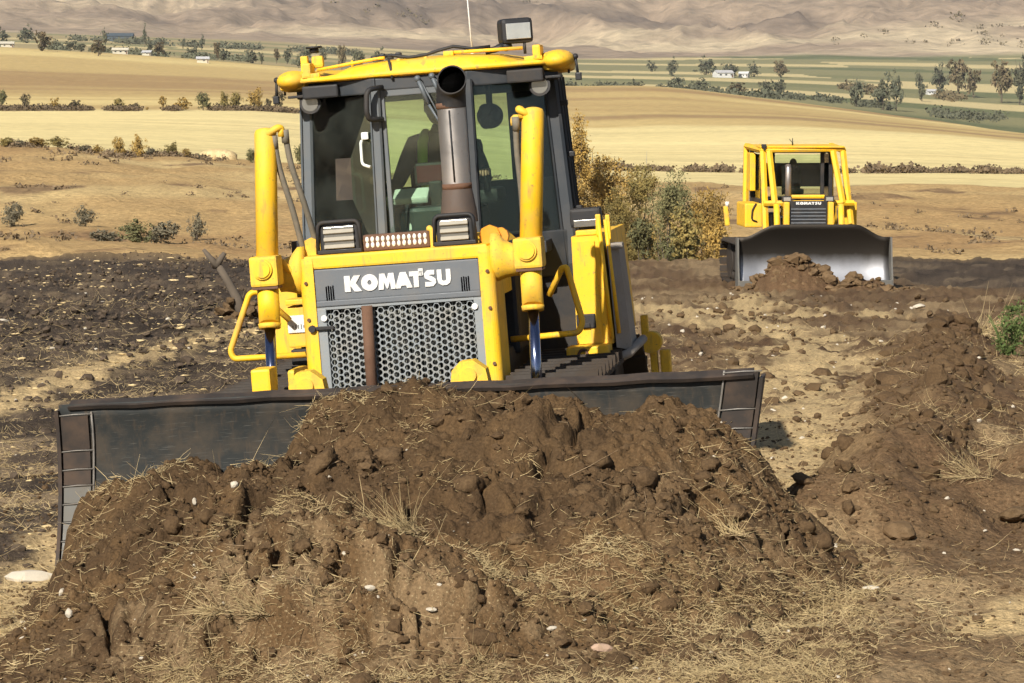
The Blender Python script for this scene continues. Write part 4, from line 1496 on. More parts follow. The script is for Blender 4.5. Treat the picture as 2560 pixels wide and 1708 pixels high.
# square work lamp
mb = MB()
Rz_ = Matrix.Rotation(R(22), 4, 'Z')
mb.box((0.60, 2.98, 3.055), (0.215, 0.15, 0.165), 0.028, Rz_)
wl = B('work_lamp', 'black', mb)
mb = MB(); mb.box((0.632, 2.905, 3.052), (0.165, 0.012, 0.105), 0.004, Rz_); B('lamp_lens', 'lens', mb, wl)
mb = MB()
mb.tube([(0.57, 2.95, 2.98), (0.47, 2.93, 2.945), (0.40, 2.92, 2.93)], [0.03, 0.022, 0.018], 8)
mb.ball((0.54, 2.93, 2.96), 0.035, 10, 8)
mb.tube([(0.66, 2.95, 2.98), (0.66, 2.95, 2.90)], 0.010, 8)
B('lamp_arm', 'black', mb, wl)
# inside the cab
mb = MB()
mb.box((0, 3.25, 1.64), (1.5, 1.3, 0.08), 0.01)
mb.box((-0.02, 2.92, 1.80), (0.30, 0.30, 0.30), 0.03)
B('cab_floor', 'cab_grey', mb, cab)
mb = MB()
mb.box((-0.10, 3.80, 1.82), (0.56, 0.52, 0.16), 0.05)
mb.box((-0.10, 4.06, 2.10), (0.52, 0.14, 0.52), 0.05)
seat = B('seat', 'seat_cloth', mb)
for sx in (-1, 1):
    mb = MB(); mb.box((-0.10 + sx * 0.36, 3.70, 1.97), (0.13, 0.42, 0.10), 0.03)
    mb.tube([(-0.10 + sx * 0.36, 3.50, 2.0), (-0.10 + sx * 0.36, 3.47, 2.12)], 0.02, 8)
    mb.ball((-0.10 + sx * 0.36, 3.47, 2.14), 0.035, 10, 8)
    B('arm_rest', 'black', mb, seat)
mb = MB()
mb.box((-0.05, 3.08, 2.16), (0.22, 0.08, 0.15), 0.02)
mb.box((-0.02, 3.06, 1.99), (0.09, 0.09, 0.24), 0.015)
mon = B('monitor', 'black', mb)
mb = MB(); mb.box((-0.05, 3.037, 2.16), (0.18, 0.006, 0.11)); B('screen', 'screen', mb, mon)
mb = MB()
mb.box((-0.185, 3.02, 2.02), (0.24, 0.14, 0.05), 0.015, Matrix.Rotation(R(28), 4, 'X'))
B('paper_tray', 'paper', mb, cab)
mb = MB()
mb.box((-0.10, 2.80, 1.815), (0.15, 0.05, 0.05), 0.01, Matrix.Rotation(R(8), 4, 'Y'))
B('paper_sheet', 'paper', mb, cab)
mb = MB()        # door trim strips and inner handle, left door
for x in (-0.62, -0.54):
    mb.box((x, 2.93 + (x + 0.6) * -0.6, 2.05), (0.022, 0.02, 0.78), 0.006)
mb.tube(fillet([(-0.56, 2.88, 2.20), (-0.47, 2.82, 2.19), (-0.465, 2.82, 1.95), (-0.56, 2.88, 1.92)], 0.03, 4), 0.012, 8)
B('door_trim', 'teal_trim', mb, cab)
mb = MB()
mb.cyl((0.36, 3.15, 2.51), (0.36, 3.22, 2.51), 0.085, 20)
mb.tube([(0.36, 3.2, 2.58), (0.36, 3.2, 2.72)], 0.022, 8)
for k in range(3):
    a = 2 * math.pi * k / 3
    mb.ball((0.36 + 0.05 * math.cos(a), 3.14, 2.51 + 0.05 * math.sin(a)), 0.042, 10, 6, (1, 0.3, 1))
B('cab_fan', 'black', mb, cab)

# --- right fender tank, step and lamp
mb = MB()
for (x0, x1, y0, y1, z0, z1) in ((0.915, 1.12, 2.50, 3.95, 0.99, 1.695),):
    vs = [(x0, y0, z0), (x1 + 0.03, y0, z0), (x1, y0, z1), (x0 + 0.012, y0, z1), (x0, y1, z0), (x1 + 0.03, y1, z0), (x1, y1, z1), (x0 + 0.012, y1, z1)]
    mb.add(vs, [(0, 1, 2, 3), (4, 7, 6, 5), (0, 4, 5, 1), (1, 5, 6, 2), (2, 6, 7, 3), (3, 7, 4, 0)])
tank = B('fender_tank', 'yellow', mb)
mb = MB()
mb.prism([(0.93, 1.0), (1.085, 1.0), (1.075, 1.66), (0.935, 1.66)], 2.485, 2.498)
B('tank_cover', 'yellow', mb, tank)
mb = MB()
mb.tube([(1.145, 2.49, 1.02), (1.112, 2.49, 1.79)], 0.014, 8)
mb.tube([(1.185, 2.55, 1.05), (1.15, 2.55, 1.79)], 0.014, 8)
mb.box((1.11, 2.50, 1.76), (0.035, 0.03, 0.14), 0.008)
mb.box((1.165, 2.56, 1.74), (0.03, 0.03, 0.16), 0.008)
B('fender_bar', 'yellow', mb, tank)
mb = MB()
mb.box((0.985, 2.485, 1.145), (0.125, 0.02, 0.095), 0.008)
mb.box((0.985, 2.47, 1.12), (0.05, 0.02, 0.03), 0.004)
B('tank_recess', 'black', mb, tank)
mb = MB()        # grey rubber flank guard
vs = [(1.165, 2.53, 0.96), (1.255, 2.62, 0.93), (1.215, 2.62, 1.60), (1.15, 2.53, 1.62), (1.165, 3.0, 0.96), (1.25, 3.0, 0.93), (1.21, 3.0, 1.60), (1.15, 3.0, 1.62)]
mb.add(vs, [(0, 1, 2, 3), (4, 7, 6, 5), (0, 4, 5, 1), (1, 5, 6, 2), (2, 6, 7, 3), (3, 7, 4, 0)])
mb.box((1.20, 2.60, 1.615), (0.10, 0.09, 0.04), 0.01)
B('flank_guard', 'rubber', mb, tank)
mb = MB()
mb.tube([(1.15, 2.50, 0.885), (1.24, 2.56, 0.915), (1.275, 2.75, 0.95), (1.27, 3.2, 0.95)], 0.03, 10)
B('guard_edge', 'rubber', mb, tank)
mb = MB()
mb.box((1.0, 2.42, 0.925), (0.275, 0.22, 0.14), 0.012)
step = B('step_box', 'yellow', mb)
mb = MB()
mb.tube(fillet([(0.90, 2.303, 0.86), (0.955, 2.303, 0.975), (0.99, 2.303, 0.98), (1.02, 2.303, 0.86)], 0.02, 3), 0.010, 6)
B('step_v_line', 'rust', mb, step)  # brown inverted-V line on the front of the step box
mb = MB()
mb.box((1.02, 2.62, 1.81), (0.20, 0.13, 0.125), 0.02)
mb.box((1.02, 2.62, 1.735), (0.10, 0.06, 0.03), 0.006)
fl = B('fender_lamp', 'black', mb)
mb = MB(); mb.box((1.02, 2.553, 1.775), (0.15, 0.008, 0.045), 0.003); B('lamp_lens', 'lens_dark', mb, fl)
mb = MB(); mb.box((1.03, 2.60, 1.715), (0.15, 0.16, 0.035), 0.008); B('lamp_base', 'yellow', mb, tank)
mb = MB()
mb.box((1.20, 4.05, 0.92), (0.05, 0.06, 0.26), 0.01)
mb.cyl((1.24, 3.96, 0.86), (1.24, 4.1, 0.86), 0.075, 16)
mb.box((1.33, 4.05, 0.72), (0.07, 0.10, 0.16), 0.012)
mb.box((1.25, 4.05, 0.70), (0.05, 0.08, 0.18), 0.01)
B('rear_bracket', 'yellow_dusty', mb)
# --- left side box with the white notice
mb = MB()
mb.box((-0.745, 1.98, 1.28), (0.19, 0.30, 0.26), 0.012)
mb.box((-0.745, 1.90, 1.44), (0.18, 0.2, 0.035), 0.008)
tb = B('side_tool_box', 'yellow', mb)
mb = MB(); mb.box((-0.765, 1.822, 1.30), (0.135, 0.008, 0.11), 0.002); sg = B('notice_plate', 'white_paint', mb)
mb = MB()
for k, (w_, h_) in enumerate(((0.012, 0.016), (0.008, 0.02), (0.014, 0.024), (0.012, 0.03), (0.016, 0.018))):
    mb.box((-0.80 + k * 0.018, 1.8165, 1.283), (w_ * 0.5, 0.002, h_))
B('notice_marks', 'panel_grey', mb, sg)
mb = MB(); mb.box((-0.745, 1.86, 1.09), (0.16, 0.1, 0.10), 0.01); B('step_recess', 'black', mb, tb)
mb = MB(); mb.box((-0.98, 3.1, 1.30), (0.20, 1.4, 0.50), 0.02); B('fender_tank', 'yellow', mb)
mb = MB(); mb.box((-0.70, 1.55, 0.98), (0.14, 0.3, 0.13), 0.02); B('frame_block', 'yellow_dusty', mb)

for x in (-0.93, 0.93):
    track(doz, x, 0.56, 0.62, 4.0, 0.86, 0.02, 40)

# --- the operator, seated behind the windscreen
person = empty('person', (0, 0, 0)); 
person.rotation_euler = (0, R(-4.5), YAW); person.location = DO
tag(person, 'driver in dark cap and hi-vis vest seated inside the near bulldozer cab', 'person')


def skin_body(name, verts, edges, radii, mat, parent, root=0, sub=2):
    me = bpy.data.meshes.new(name)
    me.from_pydata(verts, edges, [])
    o = link(name, me, mat, parent)
    md = o.modifiers.new('skin', 'SKIN')
    md.use_smooth_shade = True
    sv = me.skin_vertices[0].data
    for i, r_ in enumerate(radii):
        sv[i].radius = r_ if isinstance(r_, tuple) else (r_, r_)
        sv[i].use_root = (i == root)
    s2 = o.modifiers.new('sub', 'SUBSURF'); s2.levels = sub; s2.render_levels = sub
    return o


px_, py_ = -0.10, 3.86
V_ = [(px_, py_, 1.98), (px_, py_ + 0.02, 2.16), (px_, py_ + 0.02, 2.33), (px_, py_, 2.43), (px_, py_ - 0.02, 2.50)]
E_ = [(0, 1), (1, 2), (2, 3), (3, 4)]
Rd = [(0.17, 0.12), (0.17, 0.12), (0.18, 0.11), (0.06, 0.06), (0.055, 0.055)]
for sx in (-1, 1):
    b0 = len(V_)
    V_ += [(px_ + sx * 0.19, py_ + 0.01, 2.35), (px_ + sx * 0.27, py_ - 0.02, 2.18), (px_ + sx * 0.31, py_ - 0.10, 2.08), (px_ + sx * 0.34, py_ - 0.30, 2.10), (px_ + sx * 0.355, py_ - 0.37, 2.125)]
    Rd += [0.075, 0.06, 0.05, 0.036, 0.032]
    E_ += [(2, b0)] + [(b0 + i, b0 + i + 1) for i in range(4)]
    b0 = len(V_)
    V_ += [(px_ + sx * 0.10, py_ - 0.04, 1.96), (px_ + sx * 0.14, py_ - 0.42, 1.98), (px_ + sx * 0.14, py_ - 0.52, 1.80), (px_ + sx * 0.14, py_ - 0.62, 1.72)]
    Rd += [0.095, 0.075, 0.055, 0.045]
    E_ += [(0, b0)] + [(b0 + i, b0 + i + 1) for i in range(3)]
skin_body('body', V_, E_, Rd, 'dark_cloth', person)
# head with face
mb = MB()
hc = (px_, py_ - 0.04, 2.60)
mb.ball(hc, 0.115, 20, 16, (0.72, 0.88, 1.05))
mb.ball((hc[0], hc[1] - 0.03, hc[2] - 0.07), 0.065, 14, 10, (0.85, 0.95, 0.8))
mb.ball((hc[0], hc[1] - 0.105, hc[2] - 0.02), 0.017, 8, 6, (0.8, 1.1, 1.3))
for sx in (-1, 1):
    mb.ball((hc[0] + sx * 0.084, hc[1] + 0.005, hc[2] - 0.005), 0.026, 8, 6, (0.35, 0.8, 1.2))
mb.box((hc[0], hc[1] - 0.088, hc[2] - 0.068), (0.042, 0.012, 0.010), 0.003)
head = B('head', 'skin', mb, person)
mb = MB()
for sx in (-1, 1):
    mb.ball((hc[0] + sx * 0.033, hc[1] - 0.093, hc[2] + 0.008), 0.011, 8, 6)
B('eyes', 'black', mb, head)
mb = MB()
mb.ball((hc[0], hc[1] + 0.012, hc[2] + 0.03), 0.118, 20, 12, (0.76, 0.90, 0.98))
mb.box((hc[0], hc[1] - 0.12, hc[2] + 0.055), (0.13, 0.10, 0.012), 0.005)
B('cap', 'dark_cloth', mb, person)
mb = MB()        # vest panels over the shoulders
for sx in (-1, 1):
    mb.tube([(px_ + sx * 0.10, py_ - 0.125, 2.02), (px_ + sx * 0.115, py_ - 0.125, 2.22), (px_ + sx * 0.11, py_ - 0.095, 2.36), (px_ + sx * 0.10, py_, 2.42), (px_ + sx * 0.11, py_ + 0.12, 2.34)], 0.036, 10)
B('vest', 'hivis', mb, person)
mb = MB()
mb.box((px_ - 0.105, py_ - 0.16, 2.16), (0.08, 0.02, 0.045), 0.008)
mb.box((px_ + 0.105, py_ - 0.16, 2.16), (0.08, 0.02, 0.045), 0.008)
B('vest_band', 'orange_cloth', mb, person)
for sx in (-1, 1):
    # hand closed over the lever knob: palm, four fingers and a thumb from one skeleton
    bx, by, bz = px_ + sx * 0.36, py_ - 0.385, 2.135
    V_ = [(bx, by + 0.03, bz), (bx, by - 0.02, bz + 0.012)]
    E_ = [(0, 1)]; Rd = [(0.028, 0.02), (0.036, 0.017)]
    for k in range(4):
        ox = (k - 1.5) * 0.019
        ln = (0.9, 1.05, 1.0, 0.8)[k]
        b0 = len(V_)
        V_ += [(bx + ox, by - 0.055, bz + 0.016), (bx + ox, by - 0.055 - 0.028 * ln, bz + 0.002), (bx + ox, by - 0.055 - 0.030 * ln, bz - 0.028 * ln)]
        Rd += [0.0095, 0.0088, 0.008]
        E_ += [(1, b0), (b0, b0 + 1), (b0 + 1, b0 + 2)]
    b0 = len(V_)
    V_ += [(bx - sx * 0.036, by - 0.01, bz), (bx - sx * 0.050, by - 0.045, bz - 0.012), (bx - sx * 0.040, by - 0.065, bz - 0.022)]
    Rd += [0.012, 0.010, 0.0085]
    E_ += [(0, b0), (b0, b0 + 1), (b0 + 1, b0 + 2)]
    skin_body('hand', V_, E_, Rd, 'skin', person)
# ------------------------------------------------------------------ far bulldozer
fd = empty('bulldozer', (7.28, 75.0, -2.50), (0, 0, R(5.0)))
tag(fd, 'smaller far bulldozer with caged cab and shiny curved blade by the field edge', 'bulldozer', 'bulldozers grading the field')


def Q(name, mat, mb, parent=fd):
    return mb.build(name, mat, parent)


mb = MB()
nx, nz = 24, 12
vs = []; fs = []


def ftop(x):
    return 1.28 + 0.32 * float(sstep(1.75, 0.95, abs(x)))


def fy(z, t):
    return -0.22 + 0.88 * z - 0.56 * z * z


for side in (0, 1):
    for i in range(nx + 1):
        x = -1.86 + 3.72 * i / nx
        wing = 0.07 * float(sstep(1.2, 1.9, abs(x)))
        for j in range(nz + 1):
            z = -0.1 + (ftop(x) + 0.1) * j / nz
            vs.append((x, fy(max(z, 0), 0) - wing + 0.04 * side, z))
S = (nx + 1) * (nz + 1)
for i in range(nx):
    for j in range(nz):
        a = i * (nz + 1) + j
        fs.append((a, a + nz + 1, a + nz + 2, a + 1)); fs.append((S + a, S + a + 1, S + a + nz + 2, S + a + nz + 1))
    for j in (0, nz):
        a = i * (nz + 1) + j
        fs.append((a, a + nz + 1, S + a + nz + 1, S + a))
for i in (0, nx):
    for j in range(nz):
        a = i * (nz + 1) + j
        fs.append((a, a + 1, S + a + 1, S + a))
mb.add(vs, fs, True)
fb = Q('blade', 'polished_blade', mb)
for sx in (-1, 1):
    mb = MB()
    mb.prism([(-0.40, -0.1), (0.10, -0.1), (0.10, 1.28), (-0.16, 1.28), (-0.22, 0.7)], sx * 1.87 - 0.02, sx * 1.87 + 0.02, 'x')
    Q('end_plate', 'wear_steel', mb, fb)
    mb = MB(); mb.box((sx * 1.70, -0.34, 0.08), (0.34, 0.03, 0.36), 0.01); Q('end_bit', 'wear_steel', mb, fb)
mb = MB(); mb.box((0, 0.25, 0.5), (3.2, 0.22, 0.5), 0.03)
for sx in (-1, 1):
    mb.box((sx * 1.15, 1.4, 0.45), (0.16, 2.4, 0.26), 0.03)
Q('push_arm_frame', 'yellow', mb)
ox = 0.11
mb = MB(); mb.box((ox, 1.62, 1.20), (1.02, 0.5, 1.72), 0.04); mb.box((ox, 2.1, 1.55), (0.92, 1.2, 1.0), 0.05); Q('hood', 'yellow', mb)
mb = MB(); mb.box((ox, 1.36, 1.80), (0.94, 0.05, 0.60), 0.01); gp = Q('grille_panel', 'black', mb)
mb = MB()
lx = ox - 0.31
for ch, wd in (('K', .088), ('O', .092), ('M', .096), ('A', .086), ('T', .074), ('S', .074), ('U', .078)):
    letter(mb, ch, lx, 2.01, wd, 0.065, 1.325, 1.334)
    lx += wd + 0.006
Q('lettering', 'white_paint', mb, gp)
for k in range(5):
    mb = MB(); mb.box((ox, 1.33, 1.56 + k * 0.085), (0.86, 0.02, 0.03), 0.005); Q('grille_slat', 'panel_grey', mb, gp)
for x in (-0.44, 0.66):
    mb = MB(); mb.box((x, 1.34, 1.6), (0.14, 0.18, 0.95), 0.03); Q('guard_post', 'yellow', mb)
    mb = MB(); mb.tube([(x + (0.25 if x > 0 else -0.25), 1.1, 1.0), (x + (0.25 if x > 0 else -0.25), 1.3, 2.02)], 0.075, 12); Q('lift_cylinder', 'yellow', mb)
for x in (-0.36, 0.70):
    mb = MB(); mb.box((x, 1.75, 2.13), (0.24, 0.14, 0.15), 0.03); lm = Q('hood_lamp', 'black', mb)
    mb = MB(); mb.box((x, 1.675, 2.13), (0.17, 0.012, 0.09), 0.004); Q('lamp_lens', 'lens', mb, lm)
mb = MB(); mb.tube([(-0.27, 2.05, 2.0), (-0.27, 2.05, 2.86), (-0.27, 2.10, 2.95)], 0.075, 14); Q('exhaust_stack', 'pipe_steel', mb)
# cage of square tube in front of and around the cab
hw = 0.98
for a, b in (((-hw + .10, 2.25, 3.30), (-hw + .14, 1.95, 1.35)), ((-hw + .26, 2.25, 3.30), (-hw + .36, 1.95, 2.02)), ((hw - .10, 2.25, 3.30), (hw + .10, 1.95, 2.02)), ((hw + .17, 2.35, 3.30), (hw + .36, 2.05, 1.30)),
             ((-hw, 4.1, 3.36), (-hw - .02, 4.1, 1.9)), ((hw + .2, 4.1, 3.36), (hw + .2, 4.1, 1.9)),
             ((-hw + .10, 2.25, 3.32), (-hw, 4.1, 3.38)), ((hw + .17, 2.35, 3.32), (hw + .2, 4.1, 3.38))):
    mb = MB(); mb.tube([a, b], 0.082, 6, True, False); Q('cage_tube', 'yellow', mb)
mb = MB(); mb.tube([(-hw + .04, 2.25, 3.32), (hw + .22, 2.33, 3.34)], 0.062, 6, True, False); Q('cage_tube', 'yellow', mb)
mb = MB(); mb.tube([(-hw + .08, 1.95, 2.02), (hw + .38, 1.98, 2.02)], 0.075, 6, True, False); Q('cage_tube', 'yellow', mb)
mb = MB(); mb.tube([(-.2, 1.98, 2.18), (.62, 1.98, 2.18)], 0.05, 6, True, False); Q('cage_tube', 'yellow', mb)
# cab
mb = MB()
for x, y in ((-0.80, 2.75), (0.92, 2.75), (-0.86, 4.0), (0.98, 4.0), (-0.55, 2.7), (0.70, 2.7)):
    mb.box((x, y, 2.62), (0.09, 0.09, 1.36), 0.01)
mb.box((0.06, 3.4, 1.98), (1.85, 1.4, 0.24), 0.02)
mb.box((0.06, 4.02, 2.65), (1.75, 0.04, 0.6), 0.01)
mb.box((0.06, 3.4, 3.27), (1.9, 1.5, 0.06), 0.01)
fcab = Q('cab_frame', 'black', mb)
for q in ([(-0.50, 2.70, 2.1), (0.66, 2.70, 2.1), (0.66, 2.70, 3.2), (-0.50, 2.70, 3.2)], [(-0.84, 2.8, 2.1), (-0.84, 3.95, 2.1), (-0.84, 3.95, 3.2), (-0.84, 2.8, 3.2)], [(0.96, 2.8, 2.1), (0.96, 3.95, 2.1), (0.96, 3.95, 3.2), (0.96, 2.8, 3.2)]):
    mb = MB(); mb.add(q + [(p[0] + .006, p[1] + .006, p[2]) for p in q], [(0, 1, 2, 3), (7, 6, 5, 4), (0, 4, 5, 1), (1, 5, 6, 2), (2, 6, 7, 3), (3, 7, 4, 0)])
    mb.build('cab_window', 'glass', fcab)
mb = MB(); mb.box((0.1, 3.5, 2.25), (0.5, 0.5, 0.15), 0.05); mb.box((0.1, 3.75, 2.6), (0.48, 0.12, 0.6), 0.05); Q('seat', 'teal_trim', mb, fcab)
mb = MB()
vs = [(-1.12, 2.3, 3.38), (1.28, 2.3, 3.38), (1.28, 4.2, 3.42), (-1.08, 4.2, 3.42)]
mb.box((0.1, 3.2, 3.40), (2.12, 2.0, 0.045), 0.012)
Q('canopy_roof', 'yellow', mb)
mb = MB(); mb.tube([(0.0, 3.0, 3.42), (0.0, 3.0, 3.60)], [0.02, 0.008], 6); mb.tube([(0.02, 3.0, 3.45), (-0.08, 3.0, 3.58)], 0.008, 6); Q('antenna', 'black', mb)
mb = MB(); mb.box((-0.95, 3.55, 2.75), (0.14, 0.5, 0.95), 0.02); Q('side_panel', 'yellow', mb)
mb = MB(); mb.box((-1.08, 3.0, 1.70), (0.44, 1.3, 0.60), 0.04); tk = Q('fender_tank', 'yellow', mb)
mb = MB(); mb.tube(fillet([(-1.02, 2.33, 2.0), (-1.12, 2.31, 1.85), (-1.14, 2.31, 1.6), (-1.0, 2.33, 1.55)], 0.06, 4), 0.018, 6); Q('grab_rail', 'black', mb, tk)
mb = MB(); mb.box((1.30, 3.0, 1.72), (0.45, 1.3, 0.62), 0.04); Q('fender_tank', 'yellow', mb)
mb = MB(); mb.box((-1.52, 3.9, 1.62), (0.12, 0.14, 0.50), 0.03, Matrix.Rotation(R(-6), 4, 'Y')); Q('ripper_arm', 'yellow_dusty', mb)
mb = MB(); mb.cyl((-1.50, 3.88, 1.86), (-1.50, 3.88, 1.98), 0.05, 10); Q('ripper_cap', 'white_paint', mb)
for x in (-0.62, 0.86):
    mb = MB(); mb.tube([(x, 1.25, 2.0), (x - .02, 1.4, 1.85), (x + .04, 1.5, 1.6), (x + .02, 1.5, 1.3)], 0.022, 6); Q('hydraulic_hose', 'hose', mb)
mb = MB(); mb.tube([(-0.30, 2.72, 2.2), (0.1, 2.72, 2.95)], 0.015, 6); Q('wiper', 'black', mb)
mb = MB(); mb.box((0.74, 1.6, 1.72), (0.10, 0.1, 0.20), 0.02); Q('red_filter', 'amber', mb)
mb = MB(); mb.box((-0.86, 2.2, 3.42), (0.12, 0.1, 0.1), 0.02); mb.box((-0.86, 2.16, 3.36), (0.04, 0.04, 0.08)); Q('roof_lamp', 'black', mb)
mb = MB(); mb.ball((0.12, 3.55, 2.95), 0.12, 12, 8, (.8, .9, 1.1)); mb.box((0.12, 3.62, 2.62), (0.42, 0.2, 0.5), 0.09); Q('headrest', 'black', mb)
mb = MB(); mb.box((ox, 3.0, 1.2), (1.3, 2.4, 1.0), 0.04); Q('main_frame', 'black', mb)
for x in (-1.34, 1.54):
    track(fd, x, 0.60, 0.8, 4.2, 1.0, 0.02, 38)
# ------------------------------------------------------------------ soil heap in front of the near blade
CRX = np.array([-2.4, -1.93, -1.85, -1.72, -1.59, -1.39, -1.18, -1.07, -.94, -.80, -.60, -.44, -.39, -.33, -.15, .12, .57, .8, 1.06, 1.38, 1.47, 1.56, 1.69, 1.87, 1.94, 2.06, 2.14, 2.30, 2.55, 2.9])
CRZ = np.array([-.15, -.02, .17, .34, .43, .47, .58, .61, .57, .40, .42, .62, .82, .93, .99, 1.02, 1.03, 1.01, .98, .88, .93, 1.01, .99, .93, .86, .77, .66, .44, .22, .04])


def heap_z(xl, yl, X, Y):
    """height of the pushed soil, in the blade's own frame"""
    g = near_z(X, Y, False)
    wob = 0.10 * fbm(xl * 1.7, yl * 1.7, 3, 201)
    t = np.clip(-yl, 0, 9)
    # the heap narrows on the left and spreads to the right towards the viewer
    xs = xl + 0.05 * t
    xs = np.where(xs < 0.1, 0.1 + (xs - 0.1) * (1 + 0.19 * t), 0.1 + (xs - 0.1) * (1 - 0.055 * np.minimum(t, 3)))
    soft = sum(np.interp(xs + o_, CRX, CRZ) for o_ in (-0.5, -0.35, -0.2, 0.0, 0.2, 0.35, 0.5)) / 7
    w_ = sstep(0.25, 1.2, t + 0.3 * wob)
    c = np.interp(xs + wob * 0.5, CRX, CRZ) * (1 - w_) + soft * w_
    L = np.interp(xl, [-2, -1.2, 0, 1.4, 2.2, 2.9], [4.9, 4.7, 4.3, 3.8, 3.0, 2.2])
    u = np.clip(t / L, 0, 1)
    p = 1 - (0.22 * u + 0.98 * u ** 1.25 - 0.20 * u ** 3)
    p = np.clip(p, 0, 1)
    h = np.maximum(c - g, -0.12)
    z = g - 0.10 + (h + 0.10) * p + 0.12 * np.minimum(u * 6, 1) * np.maximum(p, 0) * np.sin(np.clip(u, 0, 1) * math.pi) * 0.8 * sstep(0.0, 0.3, h)
    # rolled-up crust in the foreground
    d = np.hypot((xl - 0.35) / 1.5, (yl + 2.75) / 0.62) + 0.25 * fbm(xl * 1.5, yl * 1.5, 3, 205)
    z = z + 0.20 * sstep(1.1, 0.2, d)
    d = np.hypot((xl + 0.9) / 1.2, (yl + 2.0) / 0.5) + 0.25 * fbm(xl * 1.5, yl * 1.5, 3, 206)
    z = z - 0.08 * sstep(1.0, 0.2, d)
    lb = sstep(-0.07, 0.13, xl + 1.93 - 0.165 * t + 0.09 * fbm(xl * 2.5, yl * 2.5, 3, 207))
    z = z * lb + (g - 0.16) * (1 - lb)
    body = sstep(0.02, 0.22, z - g)
    # lumps, slabs and cracks
    wx, wy = xl + 0.22 * fbm(xl * 2.2, yl * 2.2, 3, 211), yl + 0.22 * fbm(xl * 2.2 + 9, yl * 2.2, 3, 213)
    z = z + body * 0.12 * fbm(xl * 1.1, yl * 1.3, 3, 215) * sstep(0.0, 0.35, t)
    top = sstep(0.0, 0.35, t)       # keep the rim against the blade in place
    z = z + body * top * (0.085 * (np.abs(fbm(wx * 1.9, wy * 2.3, 3, 235, 0.5)) - 0.25) + 0.045 * (np.abs(fbm(wx * 4.6, wy * 5.2, 2, 237)) - 0.25) + 0.024 * (np.abs(fbm(wx * 11, wy * 12, 2, 239)) - 0.25))
    f1, f2, idv = worley(wx * 1.5, wy * 2.1, 217)
    amp = sstep(-0.25, 0.35, fbm(xl * 0.7, yl * 0.9, 2, 219) + 0.15)
    z = z + body * amp * (0.08 * (idv - 0.5) - 0.13 * sstep(0.09, 0.0, f2 - f1))
    f1, f2, idv = worley(wx * 5.5, wy * 6.5, 221)
    amp2 = sstep(-0.1, 0.5, fbm(xl * 1.1 + 5, yl * 1.1, 3, 223))
    z = z + body * amp2 * (0.03 * (idv - 0.5) + 0.04 * (0.5 - f1))
    z = z + (0.3 + 0.7 * body) * (0.026 * fbm(xl * 9, yl * 9, 3, 225, 0.6) + 0.016 * (np.abs(fbm(wx * 16, wy * 16, 2, 229, 0.6)) - 0.3) + 0.016 * fbm(xl * 28, yl * 28, 2, 227, 0.6))
    # behind the blade face it ends
    z = np.where(yl > 0.16, g - 0.5, z)
    return z


hx_ = np.arange(-2.45, 3.05, 0.0125)
hy_ = np.concatenate([np.arange(-4.3, 0.0, 0.0135), np.arange(0.0, 0.20, 0.02)])
HX, HY = np.meshgrid(hx_, hy_)
cY, sY = math.cos(YAW), math.sin(YAW)
WX = DO.x + HX * cY - HY * sY
WY = DO.y + HX * sY + HY * cY
HZ = heap_z(HX, HY, WX, WY)
GZ = near_z(WX, WY, False)
nr, nc = HX.shape
i = np.arange(nr - 1)[:, None] * nc + np.arange(nc - 1)[None, :]
Fq = np.stack([i, i + 1, i + nc + 1, i + nc], -1)
up_ = HZ > GZ - 0.11
keep = up_[:-1, :-1] | up_[1:, :-1] | up_[:-1, 1:] | up_[1:, 1:]
Vh = np.stack([WX, WY, HZ], -1)
me = np_mesh('soil_heap', Vh.reshape(-1, 3), Fq[keep].reshape(-1, 4))
hn = fbm(HX * 1.2, HY * 1.2, 5, 231)
hn2 = fbm(HX * 6, HY * 6, 4, 233)
Hc = np.zeros(HX.shape + (3,)) + np.array([0.112, 0.067, 0.031])
Hc = lerp(Hc, (0.068, 0.041, 0.021), sstep(-0.2, 0.6, hn + 0.5 * hn2) * 0.9)
Hc = lerp(Hc, (0.150, 0.092, 0.047), sstep(0.2, 0.9, -hn + 0.4 * hn2) * 0.4)
up_moist = sstep(-1.9, -1.1, HY + 0.5 * hn) * sstep(2.0, 1.3, HX + 0.3 * hn)
Hc = lerp(Hc, (0.066, 0.041, 0.021), up_moist * (0.35 + 0.45 * sstep(-0.4, 0.4, hn2)))
fore = sstep(-2.15, -2.95, HY - 0.2 * hn + 0.22 * np.abs(HX - 0.4)) * sstep(-1.3, -0.4, HX)
Hc = lerp(Hc, (0.21, 0.142, 0.075), fore * sstep(-0.2, 0.5, hn2) * 0.7)
rside = sstep(1.3, 2.2, HX + 0.5 * hn)
Hc = lerp(Hc, (0.22, 0.145, 0.075), rside * 0.45 * sstep(-0.3, 0.5, hn2))
Ha = 0.12 + 0.8 * fore + 0.35 * rside
set_col(me, np.concatenate([Hc, Ha[..., None]], -1).reshape(-1, 4))
heap = link('soil_heap', me, 'soil_heap')
tag(heap, 'big heap of loose brown soil and straw piled against the near blade', 'soil heap')


def surf(xl, yl):
    """top of heap or ground at blade-frame coordinates -> world point arrays"""
    X = DO.x + xl * cY - yl * sY
    Y = DO.y + xl * sY + yl * cY
    zg = near_z(X, Y)
    ok = (xl > -2.45) & (xl < 3.04) & (yl > -4.3) & (yl < 0.15)
    zh = heap_z(xl, yl, X, Y)
    return X, Y, np.where(ok, np.maximum(zh, zg), zg)


# ------------------------------------------------------------------ scatter helpers
def ico(sub):
    bm = bmesh.new()
    bmesh.ops.create_icosphere(bm, subdivisions=sub, radius=1.0)
    bm.verts.index_update()
    v = np.array([x.co[:] for x in bm.verts]); f = np.array([[q.index for q in p.verts] for p in bm.faces])
    bm.free()
    return v, f


